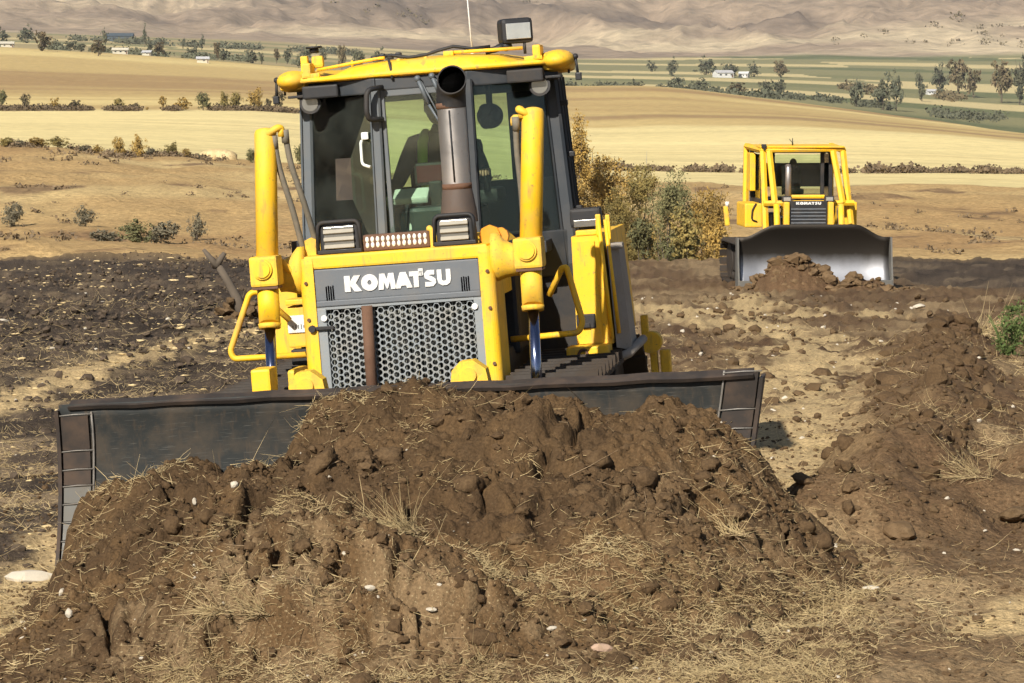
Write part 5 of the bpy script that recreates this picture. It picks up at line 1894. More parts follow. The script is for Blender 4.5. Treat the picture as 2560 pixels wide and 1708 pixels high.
def rand_rot(n):
    q = rng.normal(size=(n, 4)); q /= np.linalg.norm(q, axis=1)[:, None]
    w, x, y, z = q.T
    return np.stack([1 - 2 * (y * y + z * z), 2 * (x * y - w * z), 2 * (x * z + w * y), 2 * (x * y + w * z), 1 - 2 * (x * x + z * z), 2 * (y * z - w * x),
                     2 * (x * z - w * y), 2 * (y * z + w * x), 1 - 2 * (x * x + y * y)], -1).reshape(n, 3, 3)


def lumps(name, P, S, mat, sub=2, rough=0.28, flat=(1, 1, 0.75), variants=12, smooth=False, knob=0.0):
    v0, f0 = ico(sub)
    shapes = []
    for k in range(variants):
        d_ = rng.normal(size=(7, 3)); d_ /= np.linalg.norm(d_, axis=1)[:, None]
        r_ = 1 + sum(rough * 0.6 * np.sin(3.2 * (v0 @ d) + 6.28 * rng.random()) for d in d_[:3]) / 2 + rough * 0.45 * rng.normal(size=len(v0))
        for d in d_[3:]:
            r_ = np.minimum(r_, 0.78 / np.maximum(v0 @ d, 0.15))
        if knob:
            for fr_, am_ in ((3.5, 1.0), (7.0, 0.6), (13.0, 0.35)):
                r_ = r_ + knob * am_ * 0.45 * (np.abs(fbm(v0[:, 0] * fr_ + k * 5.1 + v0[:, 2] * fr_ * 0.7, v0[:, 1] * fr_ - v0[:, 2] * fr_ * 0.6, 2, 900 + k)) - 0.3)
        shapes.append(v0 * r_[:, None])
    shapes = np.array(shapes)
    n = len(P)
    idx = rng.integers(0, variants, n)
    Rm = rand_rot(n)
    sc = S[:, None] * (1 + 0.25 * rng.normal(size=(n, 3)).clip(-1.5, 1.5))
    V = shapes[idx] * np.abs(sc)[:, None, :]
    V = np.einsum('nij,nkj->nki', Rm, V) * np.array(flat)[None, None, :]
    V = V + P[:, None, :]
    F_ = f0[None] + (np.arange(n) * len(v0))[:, None, None]
    me = np_mesh(name, V.reshape(-1, 3), F_.reshape(-1, f0.shape[1]), smooth)
    o = link(name, me, mat)
    return o


def strands(name, P, Ln, Wd, mat, pitch=0.25, bend=0.35, parent=None, up=None, az=None):
    """thin bent three-sided stalks; up: mean elevation angle per stalk"""
    n = len(P)
    az = rng.random(n) * 2 * math.pi if az is None else az
    el = (rng.normal(size=n) * pitch) if up is None else up
    d0 = np.stack([np.cos(az) * np.cos(el), np.sin(az) * np.cos(el), np.sin(el)], -1)
    b_ = rng.normal(size=(n, 3)) * bend
    b_[:, 2] -= 0.15 * bend
    ts = np.array([0, 0.55, 1.0])
    C_ = P[:, None, :] + Ln[:, None, None] * (d0[:, None, :] * ts[None, :, None] + b_[:, None, :] * (ts ** 2)[None, :, None])
    side = np.cross(d0, rng.normal(size=(n, 3))); side /= np.linalg.norm(side, axis=1)[:, None] + 1e-9
    oth = np.cross(d0, side)
    wt = np.array([1, 0.9, 0.4])
    V = []
    for a in (0, 2.094, 4.189):
        V.append(C_ + (side[:, None, :] * math.cos(a) + oth[:, None, :] * math.sin(a)) * (Wd[:, None] * wt[None, :])[:, :, None] * 0.5)
    V = np.stack(V, 2)
    f = []
    for k in range(2):
        for s_ in range(3):
            q = (s_ + 1) % 3
            f.append((k * 3 + s_, k * 3 + q, (k + 1) * 3 + q, (k + 1) * 3 + s_))
    F_ = np.array(f)[None] + (np.arange(n) * 9)[:, None, None]
    me = np_mesh(name, V.reshape(-1, 3), F_.reshape(-1, 4))
    return link(name, me, mat, parent)


def pick(n, xlo, xhi, ylo, yhi, dens):
    out = np.zeros((0, 2))
    while len(out) < n:
        q = np.stack([rng.uniform(xlo, xhi, n * 3), rng.uniform(ylo, yhi, n * 3)], -1)
        k = rng.random(len(q)) < dens(q[:, 0], q[:, 1])
        out = np.concatenate([out, q[k]])
    return out[:n]


# clods on and in front of the heap
def heap_density(x, y):
    d = 0.15 + 0.85 * sstep(-0.2, 0.6, fbm(x * 1.4, y * 1.4, 3, 241))
    return np.clip(d * (1.0 - 0.75 * sstep(-0.6, -1.4, x) * sstep(-2.6, -1.8, y)), 0, 1) * ((y < 0.02) | (x > 2.3) | (x < -1.9))


q = pick(7500, -2.0, 2.9, -4.1, 0.05, heap_density)
X, Y, Z = surf(q[:, 0], q[:, 1])
S_ = np.clip(0.0075 * np.exp(rng.normal(size=len(q)) * 0.45), 0.004, 0.02)
tag(lumps('soil_crumbs', np.stack([X, Y, Z + S_ * 0.2], -1), S_, 'clod', sub=1, rough=0.15), 'fine brown crumbs over the near heap', 'soil crumbs', kind='stuff')
q = pick(2000, -2.0, 2.9, -4.1, 0.05, heap_density)
X, Y, Z = surf(q[:, 0], q[:, 1])
S_ = np.clip(0.017 * np.exp(rng.normal(size=len(q)) * 0.45), 0.008, 0.04)
tag(lumps('soil_clods', np.stack([X, Y, Z + S_ * 0.08], -1), S_, 'clod', sub=2, rough=0.34), 'walnut-sized clods strewn over the near heap', 'soil clods', kind='stuff')
q = pick(190, -1.8, 2.7, -3.9, -0.15, heap_density)
X, Y, Z = surf(q[:, 0], q[:, 1])
S_ = np.clip(0.042 * np.exp(rng.normal(size=len(q)) * 0.30), 0.028, 0.085)
tag(lumps('soil_clods', np.stack([X, Y, Z - S_ * 0.12], -1), S_, 'clod', sub=3, rough=0.16, smooth=True, flat=(1, 1, 0.75), variants=16, knob=0.55), 'fist-sized and larger clods half buried in the near heap', 'soil clods', kind='stuff')

# clods on the stripped ground to the right and along the windrows
def right_density(x, y):
    b = np.minimum(seg_dist(x, y, BERM), seg_dist(x, y, BERM2))
    d = 0.10 + 0.9 * sstep(1.5, 0.1, b) + 0.35 * sstep(0.2, 0.7, fbm(x * .8, y * .5, 3, 245))
    return np.clip(d, 0, 1) * (1 - field_w(x, y)) * np.clip((26 / y) ** 1.1, 0, 1)


q = pick(6000, 0.8, 11.5, 14.2, 66, right_density)
S_ = np.clip(0.014 * np.exp(rng.normal(size=len(q)) * 0.65) * np.clip(q[:, 1] / 24, 0.8, 2.2), 0.005, 0.11)
Z = ground_z(q[:, 0], q[:, 1])
tag(lumps('soil_clods', np.stack([q[:, 0], q[:, 1], Z + S_ * 0.2], -1), S_, 'soil_clod', sub=1, rough=0.22), 'scattered brown clods on the stripped ground right of the near bulldozer', 'soil clods', kind='stuff')

def crumb_src(x, y):
    return np.clip((0.25 + 0.75 * sstep(-0.2, 0.6, fbm(x * 2, y * 2, 3, 247))) * np.clip(17 / y, 0, 1) ** 1.5 * ((x > 1.2) | (x < -1.9)) * (np.abs(x / y) < 0.18), 0, 1)


q = pick(7000, -4.2, 5.0, 13.9, 27, crumb_src)
Z = ground_z(q[:, 0], q[:, 1])
S_ = np.clip(0.0085 * np.exp(rng.normal(size=len(q)) * 0.5), 0.004, 0.03)
tag(lumps('soil_crumbs', np.stack([q[:, 0], q[:, 1], Z + S_ * 0.2], -1), S_, 'clod', sub=1, rough=0.2), 'fine brown crumbs on the ground beside the near heap', 'soil crumbs', kind='stuff')


def berm_src(x, y):
    b = np.minimum(seg_dist(x, y, BERM), seg_dist(x, y, BERM2) * 1.1)
    return sstep(0.75, 0.05, b) * np.clip(22 / y, 0, 1)


q = pick(1500, 1.6, 11.5, 17.8, 56, berm_src)
S_ = np.clip(0.030 * np.exp(rng.normal(size=len(q)) * 0.55) * np.clip(q[:, 1] / 22, 0.9, 1.9), 0.01, 0.15)
Z = ground_z(q[:, 0], q[:, 1])
tag(lumps('windrow_clods', np.stack([q[:, 0], q[:, 1], Z + S_ * 0.1], -1), S_, 'clod', sub=2, rough=0.3), 'brown clods piled along the windrows on the right', 'soil clods', kind='stuff')

# ploughed clods on the left field and beyond the machines
q = pick(7000, -13, 1.5, 17.5, 104, lambda x, y: np.clip((0.25 + 0.75 * sstep(0.0, 0.5, np.sin((y - 0.10 * x) * 5.46))) * field_w(x, y) * (np.abs(x / y) < 0.19) * np.clip((30 / y), 0, 1), 0, 1))
S_ = np.clip(0.022 * np.exp(rng.normal(size=len(q)) * 0.5) * np.clip(q[:, 1] / 30, 0.7, 1.6), 0.008, 0.10)
Z = ground_z(q[:, 0], q[:, 1])
tag(lumps('plough_clods', np.stack([q[:, 0], q[:, 1], Z + S_ * 0.15], -1), S_, 'dark_clod', sub=1, rough=0.25), 'dark ploughed clods across the left field', 'soil clods', kind='stuff')

# clods on the far machine's spoil
q = pick(420, 5.0, 9.8, 72.2, 74.6, lambda x, y: sstep(2.4, 0.6, np.hypot((x - 7.1) / 1.2, (y - 73.4) * 2)))
S_ = np.clip(0.06 * np.exp(rng.normal(size=len(q)) * 0.5), 0.02, 0.2)
Z = ground_z(q[:, 0], q[:, 1])
tag(lumps('soil_clods', np.stack([q[:, 0], q[:, 1], Z + S_ * 0.2], -1), S_, 'soil_clod', sub=1), 'brown clods heaped at the far shiny blade', 'soil clods', kind='stuff')

# straw
q = pick(4500, -2.0, 2.9, -4.2, -0.1, lambda x, y: np.clip(0.06 + 0.9 * sstep(0.05, 0.6, fbm(x * 1.1, y * 1.3, 3, 251) + 0.45 * sstep(-1.2, -2.4, y) + 0.3 * sstep(1.2, 2.0, x) - 0.35 * sstep(-0.3, -1.2, x)), 0, 1))
X, Y, Z = surf(q[:, 0], q[:, 1])
tag(strands('loose_straw', np.stack([X, Y, Z + 0.004], -1), 0.025 + 0.10 * rng.random(len(q)) ** 2, rng.uniform(0.0015, 0.0035, len(q)), 'straw', 0.4, 0.6), 'dry straw stalks tangled in the near soil heap', 'straw', kind='stuff')
q = pick(8000, 0.9, 9.5, 14.0, 52, lambda x, y: np.clip((0.12 + 0.9 * sstep(0.0, 0.6, fbm(x * 0.7 + 4, y * 0.42, 4, 107) + 0.1)) * (1 - field_w(x, y)) * np.clip(20 / y, 0, 1) ** 1.2, 0, 1))
Z = ground_z(q[:, 0], q[:, 1])
k_ = np.clip(q[:, 1] / 20, 0.8, 2.2)
tag(strands('loose_straw', np.stack([q[:, 0], q[:, 1], Z + 0.005], -1), 0.03 + 0.13 * rng.random(len(q)) ** 2, rng.uniform(0.002, 0.004, len(q)) * k_, 'straw', 0.4, 0.6), 'dry straw littering the stripped ground on the right', 'straw', kind='stuff')
q = pick(9000, -9.5, -1.2, 13.8, 62, lambda x, y: np.clip((0.25 + 0.75 * sstep(0.0, 0.6, fbm(x * 0.55, (y - 0.1 * x) * 3.2, 4, 109, 0.6) + 0.3)) * (np.abs(x / y) < 0.19) * np.clip(19 / y, 0, 1) ** 1.3, 0, 1))
Z = ground_z(q[:, 0], q[:, 1])
k_ = np.clip(q[:, 1] / 20, 0.8, 2.4)
tag(strands('loose_straw', np.stack([q[:, 0], q[:, 1], Z + 0.005], -1), 0.03 + 0.13 * rng.random(len(q)) ** 2 * k_ ** 0.5, rng.uniform(0.002, 0.0045, len(q)) * k_, 'straw', 0.4, 0.5), 'straw and stubble lying over the dark left field', 'straw', kind='stuff')

# matted clumps: many stalks lying the same way
def mats(name, label, n_c, per, src, length, width):
    cx, cy, w_ = src(n_c)
    main = rng.random(n_c) * 2 * math.pi
    rad = rng.uniform(0.03, 0.16, n_c) * w_
    X = np.repeat(cx, per) + rng.normal(size=n_c * per) * np.repeat(rad, per)
    Y = np.repeat(cy, per) + rng.normal(size=n_c * per) * np.repeat(rad, per) * 0.7
    dx, dy = X - DO.x, Y - DO.y
    Z = surf(dx * cY + dy * sY, -dx * sY + dy * cY)[2]
    n = n_c * per
    o = strands(name, np.stack([X, Y, Z + rng.uniform(0, 0.02, n)], -1), length * rng.uniform(0.3, 1.2, n), width * rng.uniform(0.6, 1.3, n), 'straw', 0.25, 0.45, az=np.repeat(main, per) + rng.normal(size=n) * 0.55)
    tag(o, label, 'straw', kind='stuff')


def heap_src(n):
    q = pick(n, -1.7, 2.8, -4.1, -0.3, lambda x, y: np.clip(0.05 + 0.95 * sstep(0.1, 0.6, fbm(x * 1.1, y * 1.3, 3, 251) + 0.75 * sstep(-1.5, -2.4, y) * sstep(-0.9, -0.2, x) - 0.25 + 0.25 * sstep(1.0, 2.0, x) - 0.35 * sstep(-0.3, -1.0, x)), 0, 1))
    return DO.x + q[:, 0] * cY - q[:, 1] * sY, DO.y + q[:, 0] * sY + q[:, 1] * cY, np.ones(n)


def right_src(n):
    q = pick(n, 1.0, 8.5, 14.2, 48, lambda x, y: np.clip((0.15 + 0.85 * sstep(0.0, 0.6, fbm(x * 0.7 + 4, y * 0.42, 4, 107) + 0.1)) * (1 - field_w(x, y)) * np.clip(20 / y, 0, 1) ** 1.4, 0, 1))
    return q[:, 0], q[:, 1], np.clip(q[:, 1] / 18, 1, 2)


def left_src(n):
    q = pick(n, -8, -2.2, 13.6, 48, lambda x, y: np.clip((0.2 + 0.8 * sstep(0.0, 0.6, fbm(x * 0.55, (y - 0.1 * x) * 3.2, 4, 109, 0.6) + 0.3)) * (np.abs(x / y) < 0.19) * np.clip(18 / y, 0, 1) ** 1.4, 0, 1))
    return q[:, 0], q[:, 1], np.clip(q[:, 1] / 18, 1, 2)


mats('matted_straw', 'matted straw worked into the near heap', 900, 26, heap_src, 0.060, 0.0034)
mats('matted_straw', 'matted straw patches on the right ground', 640, 22, right_src, 0.075, 0.0040)
mats('matted_straw', 'matted stubble patches on the left field', 600, 20, left_src, 0.075, 0.0042)

# pale flecks of chaff over the burnt field
q = pick(2600, -15, -1.5, 18, 103, lambda x, y: np.clip(field_w(x, y) * (np.abs(x / y) < 0.18) * np.clip(40 / y, 0, 1), 0, 1))
Z = ground_z(q[:, 0], q[:, 1])
S_ = 0.010 * np.exp(rng.normal(size=len(q)) * 0.5) * np.clip(q[:, 1] / 25, 0.8, 1.9)
tag(lumps('chaff', np.stack([q[:, 0], q[:, 1], Z + S_ * 0.2], -1), S_, 'straw', sub=1, flat=(1.6, 0.8, 0.45)), 'pale flecks of chaff over the dark left field', 'chaff', kind='stuff')

# pebbles
q = pick(300, -2.0, 2.8, -4.2, -0.1, lambda x, y: 0.25 + 0.75 * sstep(-1.2, -2.6, y))
X, Y, Z = surf(q[:, 0], q[:, 1])
S_ = np.clip(0.0065 * np.exp(rng.normal(size=len(q)) * 0.5), 0.004, 0.02)
tag(lumps('pebbles', np.stack([X, Y, Z + S_ * 0.15], -1), S_, 'stone', sub=1), 'small pale pebbles in the near soil heap', 'pebbles', kind='stuff')
q = pick(550, -10, 10, 14, 70, lambda x, y: np.clip((np.abs(x / y) < 0.18) * np.clip(18 / y, 0, 1) ** 1.2, 0, 1))
Z = ground_z(q[:, 0], q[:, 1])
S_ = np.clip(0.010 * np.exp(rng.normal(size=len(q)) * 0.5) * np.clip(q[:, 1] / 22, 0.8, 2.5), 0.005, 0.06)
tag(lumps('pebbles', np.stack([q[:, 0], q[:, 1], Z + S_ * 0.1], -1), S_, 'stone', sub=1), 'small pale pebbles sprinkled over the fields', 'pebbles', kind='stuff')

# roots and twigs poking out of the heap
q = pick(90, -1.6, 2.6, -3.6, -0.3, lambda x, y: 0.2 + 0.8 * sstep(0.4, 1.4, x))
X, Y, Z = surf(q[:, 0], q[:, 1])
tag(strands('roots', np.stack([X, Y, Z + 0.008], -1), rng.uniform(0.08, 0.22, len(q)), rng.uniform(0.004, 0.009, len(q)), 'root', 0.25, 0.6), 'thin roots and twigs poking out of the near heap', 'roots', kind='stuff')


# ------------------------------------------------------------------ single stones
def on_ground_px(px, py, heap_=False):
    """where a line of sight meets the ground or the heap"""
    D_ = np.linspace(13.4, 100, 26000) if not heap_ else np.linspace(13.2, 18.2, 5000)
    X = (px - 1280) / FPX * D_
    tz = ZC - (py - 170) / FPX * D_
    dx, dy = X - DO.x, D_ - DO.y
    xl, yl = dx * cY + dy * sY, -dx * sY + dy * cY
    zz = surf(xl, yl)[2] if heap_ else ground_z(X, D_)
    k = np.argmax(zz >= tz)
    return float(X[k]), float(D_[k]), float(zz[k])


STONES = [
    (68, 1458, .085, (1.5, .8, .55), 'stone', 'large white stone lying at the left foot of the soil heap', False),
    (962, 1138, .030, (1.6, .9, .6), 'stone', 'flat white stone high on the heap under the lettered grille', True),
    (920, 1482, .024, (1.2, .9, .8), 'stone', 'rounded cream stone in the middle of the lower heap', True),
    (1075, 1535, .026, (1.5, .9, .6), 'stone', 'flat cream stone left of the long pale root on the lower heap', True),
    (1382, 1585, .024, (1.0, 1.0, .9), 'stone', 'round white pebble-like stone low on the heap, right of centre', True),
    (1508, 1640, .055, (1.0, .7, 1.1), 'pink_stone', 'upright pinkish slab of stone near the bottom of the heap', True),
    (2188, 1482, .042, (1.5, .9, .6), 'stone', 'pale angular stone right of the heap toe', False),
    (580, 1218, .020, (0.9, .8, 1.2), 'stone', 'small pale stone resting in the notch against the dark blade', True),
    (480, 1262, .020, (0.8, .8, 1.2), 'stone', 'whitish stone on the rounded left mound of the heap', True),
    (2300, 768, .13, (1.1, .9, .8), 'stone', 'pale boulder on the stripped ground below the far shiny blade', False),
    (160, 1548, .022, (0.8, .8, 1.1), 'stone', 'small white stone low on the heap at its left end', True),
]
for (px, py, r_, sc, mt, lab, onh) in STONES:
    x, y, z = on_ground_px(px, py, onh)
    o = lumps('stone', np.array([[0, 0, 0.0]]), np.array([1.0]), mt, sub=2, rough=0.12, smooth=False, variants=3)
    o.scale = (r_ * sc[0], r_ * sc[1], r_ * sc[2])
    o.location = (x, y, z + r_ * sc[2] * 0.15)
    tag(o, lab, 'stone', 'pale stones')

# lone clods big enough to point at
for (px, py, r_, lab, onh) in [(2262, 1350, .085, 'lone dark clod on the pale straw near the right edge', False), (2545, 1310, .11, 'brown clod cut by the right picture edge', False), (1920, 1190, .05, 'dark reddish clod just right of the blade corner', False)]:
    x, y, z = on_ground_px(px, py, onh)
    o = lumps('soil_lump', np.array([[0, 0, 0.0]]), np.array([1.0]), 'soil_clod', sub=3, rough=0.10, variants=2)
    o.scale = (r_, r_, r_ * 0.85); o.location = (x, y, z + r_ * 0.4)
    tag(o, lab, 'soil lump', 'large clods')

# ------------------------------------------------------------------ straw tufts
TUFTS = [
    (1010, 1330, .20, 260, True, 'pale straw tuft on the middle of the heap, below the flat white stone'),
    (530, 1535, .15, 110, True, 'small straw tuft low on the left part of the heap'),
    (655, 1540, .16, 120, True, 'straw tuft low on the heap, right beside another small tuft'),
    (1840, 1340, .18, 110, True, 'sparse straw tuft on the right shoulder of the heap'),
    (2450, 1190, .24, 170, False, 'bright straw clump on the right windrow near the picture edge'),
    (2455, 830, .42, 150, False, 'tall dry grass tuft on the far right bank beside the green weed'),
    (1210, 1670, .16, 120, True, 'straw clump at the very bottom of the heap, centre'),
]
for (px, py, L_, n_, onh, lab) in TUFTS:
    x, y, z = on_ground_px(px, py, onh)
    P = np.stack([rng.normal(size=n_) * L_ * 0.22, rng.normal(size=n_) * L_ * 0.18, np.full(n_, -0.01)], -1)
    root_ = empty('straw_tuft', (x, y, z))
    tag(root_, lab, 'straw tuft', 'straw tufts')
    wd = 0.0042 if y < 30 else 0.009
    bl_ = strands('blades', P, rng.uniform(0.2, 1.1, n_) * L_, np.full(n_, wd * 0.8), 'straw', 0.3, 0.6, root_, up=np.clip(rng.normal(size=n_) * 0.4 + 0.25, -0.2, 1.3), az=rng.normal(size=n_) * 0.7 + rng.random() * 6.28)
    tag(bl_, kind='stuff')
    tag(strands('roots', P[:20], rng.uniform(0.2, 0.5, 20) * L_, np.full(20, wd * 1.2), 'root', 0.3, 0.5, root_), kind='stuff')

# forked dead branch standing in the left field
x, y, z = on_ground_px(600, 790)
br = empty('dead_branch', (x, y, z)); tag(br, 'forked brown dead branch leaning in the field left of the near bulldozer', 'branch')
mb = MB()
mb.tube([(0.06, 0, -0.1), (-0.06, 0, 0.30), (-0.22, 0.02, 0.60), (-0.40, 0.0, 0.90)], [0.12, 0.085, 0.07, 0.06], 9)
mb.build('trunk', 'bark', br)
mb = MB(); mb.tube([(-0.39, 0, 0.86), (-0.52, 0.02, 1.0), (-0.64, 0.0, 1.16)], [0.07, 0.055, 0.03], 8); mb.build('fork', 'bark', br)
mb = MB(); mb.tube([(-0.40, 0, 0.88), (-0.34, -0.02, 1.0), (-0.27, 0.0, 1.10)], [0.065, 0.055, 0.04], 8); mb.build('fork', 'bark', br)
q = np.stack([rng.normal(size=40) * 0.30 + x + 0.15, rng.normal(size=40) * 0.3 + y], -1)
S_ = rng.uniform(0.05, 0.15, 40)
o = lumps('soil_clods', np.stack([q[:, 0], q[:, 1], ground_z(q[:, 0], q[:, 1]) + np.abs(rng.normal(size=40)) * 0.18], -1), S_, 'soil_clod', sub=2)
tag(o, 'pile of brown clods and roots at the foot of the forked branch', 'soil clods', kind='stuff')
# ------------------------------------------------------------------ trees and shrubs
def crown_mesh(name, n_clump, n_leaf, leaf, mat, seed, shape=(1, 1, 1), cone=0.0, gap=0.35):
    """unit crown (radius about 1, centre at origin): leaf clumps spread unevenly through the volume"""
    rg = np.random.default_rng(seed)
    c = rg.normal(size=(n_clump * 3, 3)); c /= np.linalg.norm(c, axis=1)[:, None]
    c *= (rg.random(len(c)) ** 0.45)[:, None]
    keep_ = fbm(c[:, 0] * 1.7 + seed, c[:, 2] * 1.7 + c[:, 1], 2, seed) > -gap
    c = c[keep_][:n_clump]
    lob = 1 + 0.28 * np.sin(c[:, 0] * 4 + seed) * np.cos(c[:, 2] * 3.3 + seed * 2) + 0.12 * rg.normal(size=len(c))
    c = c * lob[:, None]
    if cone:
        c[:, :2] *= (1 - cone * (c[:, 2:3] * 0.5 + 0.5)).clip(0.12, 1)
    c = c * np.array(shape)
    r_ = rg.uniform(0.12, 0.26, len(c))
    L_ = c[:, None, :] + rg.normal(size=(len(c), n_leaf, 3)) * r_[:, None, None] * 0.62 * np.array([1, 1, 0.8])
    L_ = L_.reshape(-1, 3)
    n = len(L_)
    # leaf: folded quad with its normal mostly outward and up
    nm = L_ / (np.linalg.norm(L_, axis=1)[:, None] + 1e-6) * 0.6 + rg.normal(size=(n, 3)) * 0.8 + np.array([0, 0, 0.3])
    nm /= np.linalg.norm(nm, axis=1)[:, None]
    a = np.cross(nm, rg.normal(size=(n, 3))); a /= np.linalg.norm(a, axis=1)[:, None] + 1e-9
    b = np.cross(nm, a)
    s_ = leaf * rg.uniform(0.6, 1.4, n)[:, None]
    V = np.stack([L_ - a * s_, L_ - b * s_ * 0.55 + nm * s_ * 0.15, L_ + a * s_, L_ + b * s_ * 0.55 + nm * s_ * 0.15], 1).reshape(-1, 3)
    F_ = np.arange(n * 4).reshape(n, 4)
    me = np_mesh(name, V, F_, False)
    me.materials.append(MATS[mat])
    return me


def trunk_mesh(name, seed, limbs=6, mat='bark', spread=0.55):
    """unit trunk: base at z=0, crown centre at z=1.2, limbs reaching into the crown"""
    rg = random.Random(seed)
    mb = MB()
    mb.tube([(0, 0, -0.25), (0.02, 0.01, 0.3), (rg.uniform(-.06, .06), rg.uniform(-.06, .06), 0.8), (rg.uniform(-.1, .1), rg.uniform(-.1, .1), 1.45)], [0.075, 0.06, 0.045, 0.012], 7)
    for k in range(limbs):
        a = 2 * math.pi * (k + rg.random() * 0.6) / limbs
        z0 = rg.uniform(0.35, 0.95)
        l_ = rg.uniform(0.55, 1.0) * spread
        mb.tube([(0.01, 0.01, z0), (l_ * 0.5 * math.cos(a), l_ * 0.5 * math.sin(a), z0 + 0.28), (l_ * math.cos(a + .2), l_ * math.sin(a + .2), z0 + rg.uniform(0.45, 0.8))], [0.032, 0.02, 0.006], 5)
    me = bpy.data.meshes.new(name)
    me.from_pydata(mb.v, [], mb.f)
    me.polygons.foreach_set('use_smooth', mb.sm)
    me.materials.append(MATS[mat])
    return me


LEAFS = ['leaf_olive', 'leaf_ochre', 'leaf_green', 'leaf_mauve', 'leaf_far', 'leaf_far_brown']
CR = {}
for lf in ('leaf_olive', 'leaf_ochre', 'leaf_green', 'leaf_mauve'):
    CR['near_' + lf] = [crown_mesh('crown', 170, 34, 0.046, lf, 300 + k + 11 * len(lf), gap=0.22) for k in range(2)]
    CR['mid_' + lf] = [crown_mesh('crown', 80, 20, 0.095, lf, 340 + k + 7 * len(lf), gap=0.45) for k in range(2)]
for lf in ('leaf_far', 'leaf_far_brown', 'leaf_olive', 'leaf_ochre'):
    CR['far_' + lf] = [crown_mesh('crown', 44, 14, 0.15, lf, 380 + k + 5 * len(lf), gap=0.5) for k in range(3)]
CR['cone'] = [crown_mesh('crown', 170, 34, 0.052, 'leaf_ochre', 431, (0.8, 0.8, 1.5), 0.75)]
CR['farcone'] = [crown_mesh('crown', 44, 14, 0.15, 'leaf_far', 433, (0.8, 0.8, 1.3), 0.7)]
TR = [trunk_mesh('trunk', 500 + k) for k in range(4)]
TRP = [trunk_mesh('trunk', 520 + k, 7, 'pale_bark') for k in range(2)]
tree_n = [0]


def tree(px, py_top, py_base, D, wpx, kind, label, group, name='tree', cat='tree', pale=False, sink=0.0, lobes=1):
    """a tree that stands on the terrain at a bearing and distance; size in metres follows from its height there"""
    tree_n[0] += 1
    k = tree_n[0]
    X, Y = (px - 1280) / FPX * D, D
    zg = float(ground_z(np.array([X]), np.array([Y]))[0])
    h = max((py_base - py_top) / FPX * D, 0.4)
    zb = zg - sink
    ztop = ZC - (py_top - 170) / FPX * D
    h = max(ztop - zb, h * 0.6)
    w_ = wpx / FPX * D / 2
    root = empty(name, (X, Y, zb), (0, 0, k * 1.37))
    tag(root, label, cat, group)
    ms = CR[kind]
    c = link('crown', ms[k % len(ms)], None, root)
    low = name in ('bush', 'shrub')
    ch = h * 0.52 if low else min(h * 0.48, max(w_ * 1.3, h * 0.42))
    cz = 1.5 if kind == 'cone' else (1.3 if kind == 'farcone' else 1.0)
    c.scale = (w_ * 0.92, w_ * 0.92, ch / cz)
    c.location = (0, 0, h * 0.46 if low else h - ch * 0.98)
    if lobes > 1:
        ch = w_ * 0.95
        c.scale = (w_ * 0.8, w_ * 0.8, ch * (1.25 if cz > 1 else 1) / (cz ** 0.5))
        c.location = (0, 0, h - ch * 0.72)
        rg_ = random.Random(k)
        for q in range(1, lobes):
            c2 = link('crown', ms[(k + q) % len(ms)] if kind != 'cone' else CR['near_leaf_ochre'][q % 2], None, root)
            f_ = q / (lobes - 0.4)
            a_ = rg_.random() * 6.28
            c2.scale = (w_ * (0.85 + 0.2 * rg_.random()), w_ * (0.85 + 0.2 * rg_.random()), w_ * 0.85)
            c2.location = (0.5 * w_ * math.cos(a_), 0.5 * w_ * math.sin(a_), h - ch - f_ * h * 0.5)
            c2.rotation_euler = (0, 0, a_)
    t = link('trunk', (TRP if pale else TR)[k % (2 if pale else 4)], None, root)
    s_ = max(h * (0.45 if low else 0.66), 0.2)
    t.scale = (min(w_ * 1.1, s_) , min(w_ * 1.1, s_), s_)
    return root


NTH = ['first', 'second', 'third', 'fourth', 'fifth', 'sixth', 'seventh', 'eighth', 'ninth', 'tenth', 'eleventh', 'twelfth', 'thirteenth', 'fourteenth', 'fifteenth', 'sixteenth', 'seventeenth', 'eighteenth', 'nineteenth', 'twentieth', 'twenty-first', 'twenty-second', 'twenty-third', 'twenty-fourth', 'twenty-fifth', 'twenty-sixth']

# thicket in the draw right of the near machine
G = 'trees in the draw between the bulldozers'
tree(1445, 342, 640, 146, 131, 'cone', 'tallest tree of the thicket, ochre and pointed, right behind the near cab', G, lobes=3)
tree(1405, 450, 640, 150, 137, 'near_leaf_olive', 'olive tree half hidden behind the near cab, left end of the thicket', G, lobes=3)
tree(1505, 415, 640, 149, 160, 'near_leaf_ochre', 'broad ochre tree right of the pointed tallest tree', G, lobes=3)
tree(1555, 490, 640, 143, 110, 'near_leaf_olive', 'low olive tree in front of the broad ochre tree', G, lobes=3)
tree(1605, 432, 640, 152, 125, 'near_leaf_olive', 'thin yellowish olive tree in the middle of the thicket', G, pale=True, lobes=3)
tree(1675, 455, 650, 138, 140, 'near_leaf_green', 'dark green tree standing in front of the thicket', G, lobes=3)
tree(1765, 498, 640, 144, 150, 'near_leaf_ochre', 'orange bushy tree at the right end of the thicket beside the far machine', G, lobes=3)
tree(1720, 545, 650, 137, 112, 'mid_leaf_olive', 'low olive bush under the orange tree', G, lobes=3)
tree(1610, 560, 655, 135, 100, 'mid_leaf_green', 'small grey-green bush at the foot of the thin olive tree', G, lobes=3)
tree(1790, 575, 655, 134, 87, 'mid_leaf_ochre', 'small yellow-brown bush next to the far machine track', G, lobes=3)

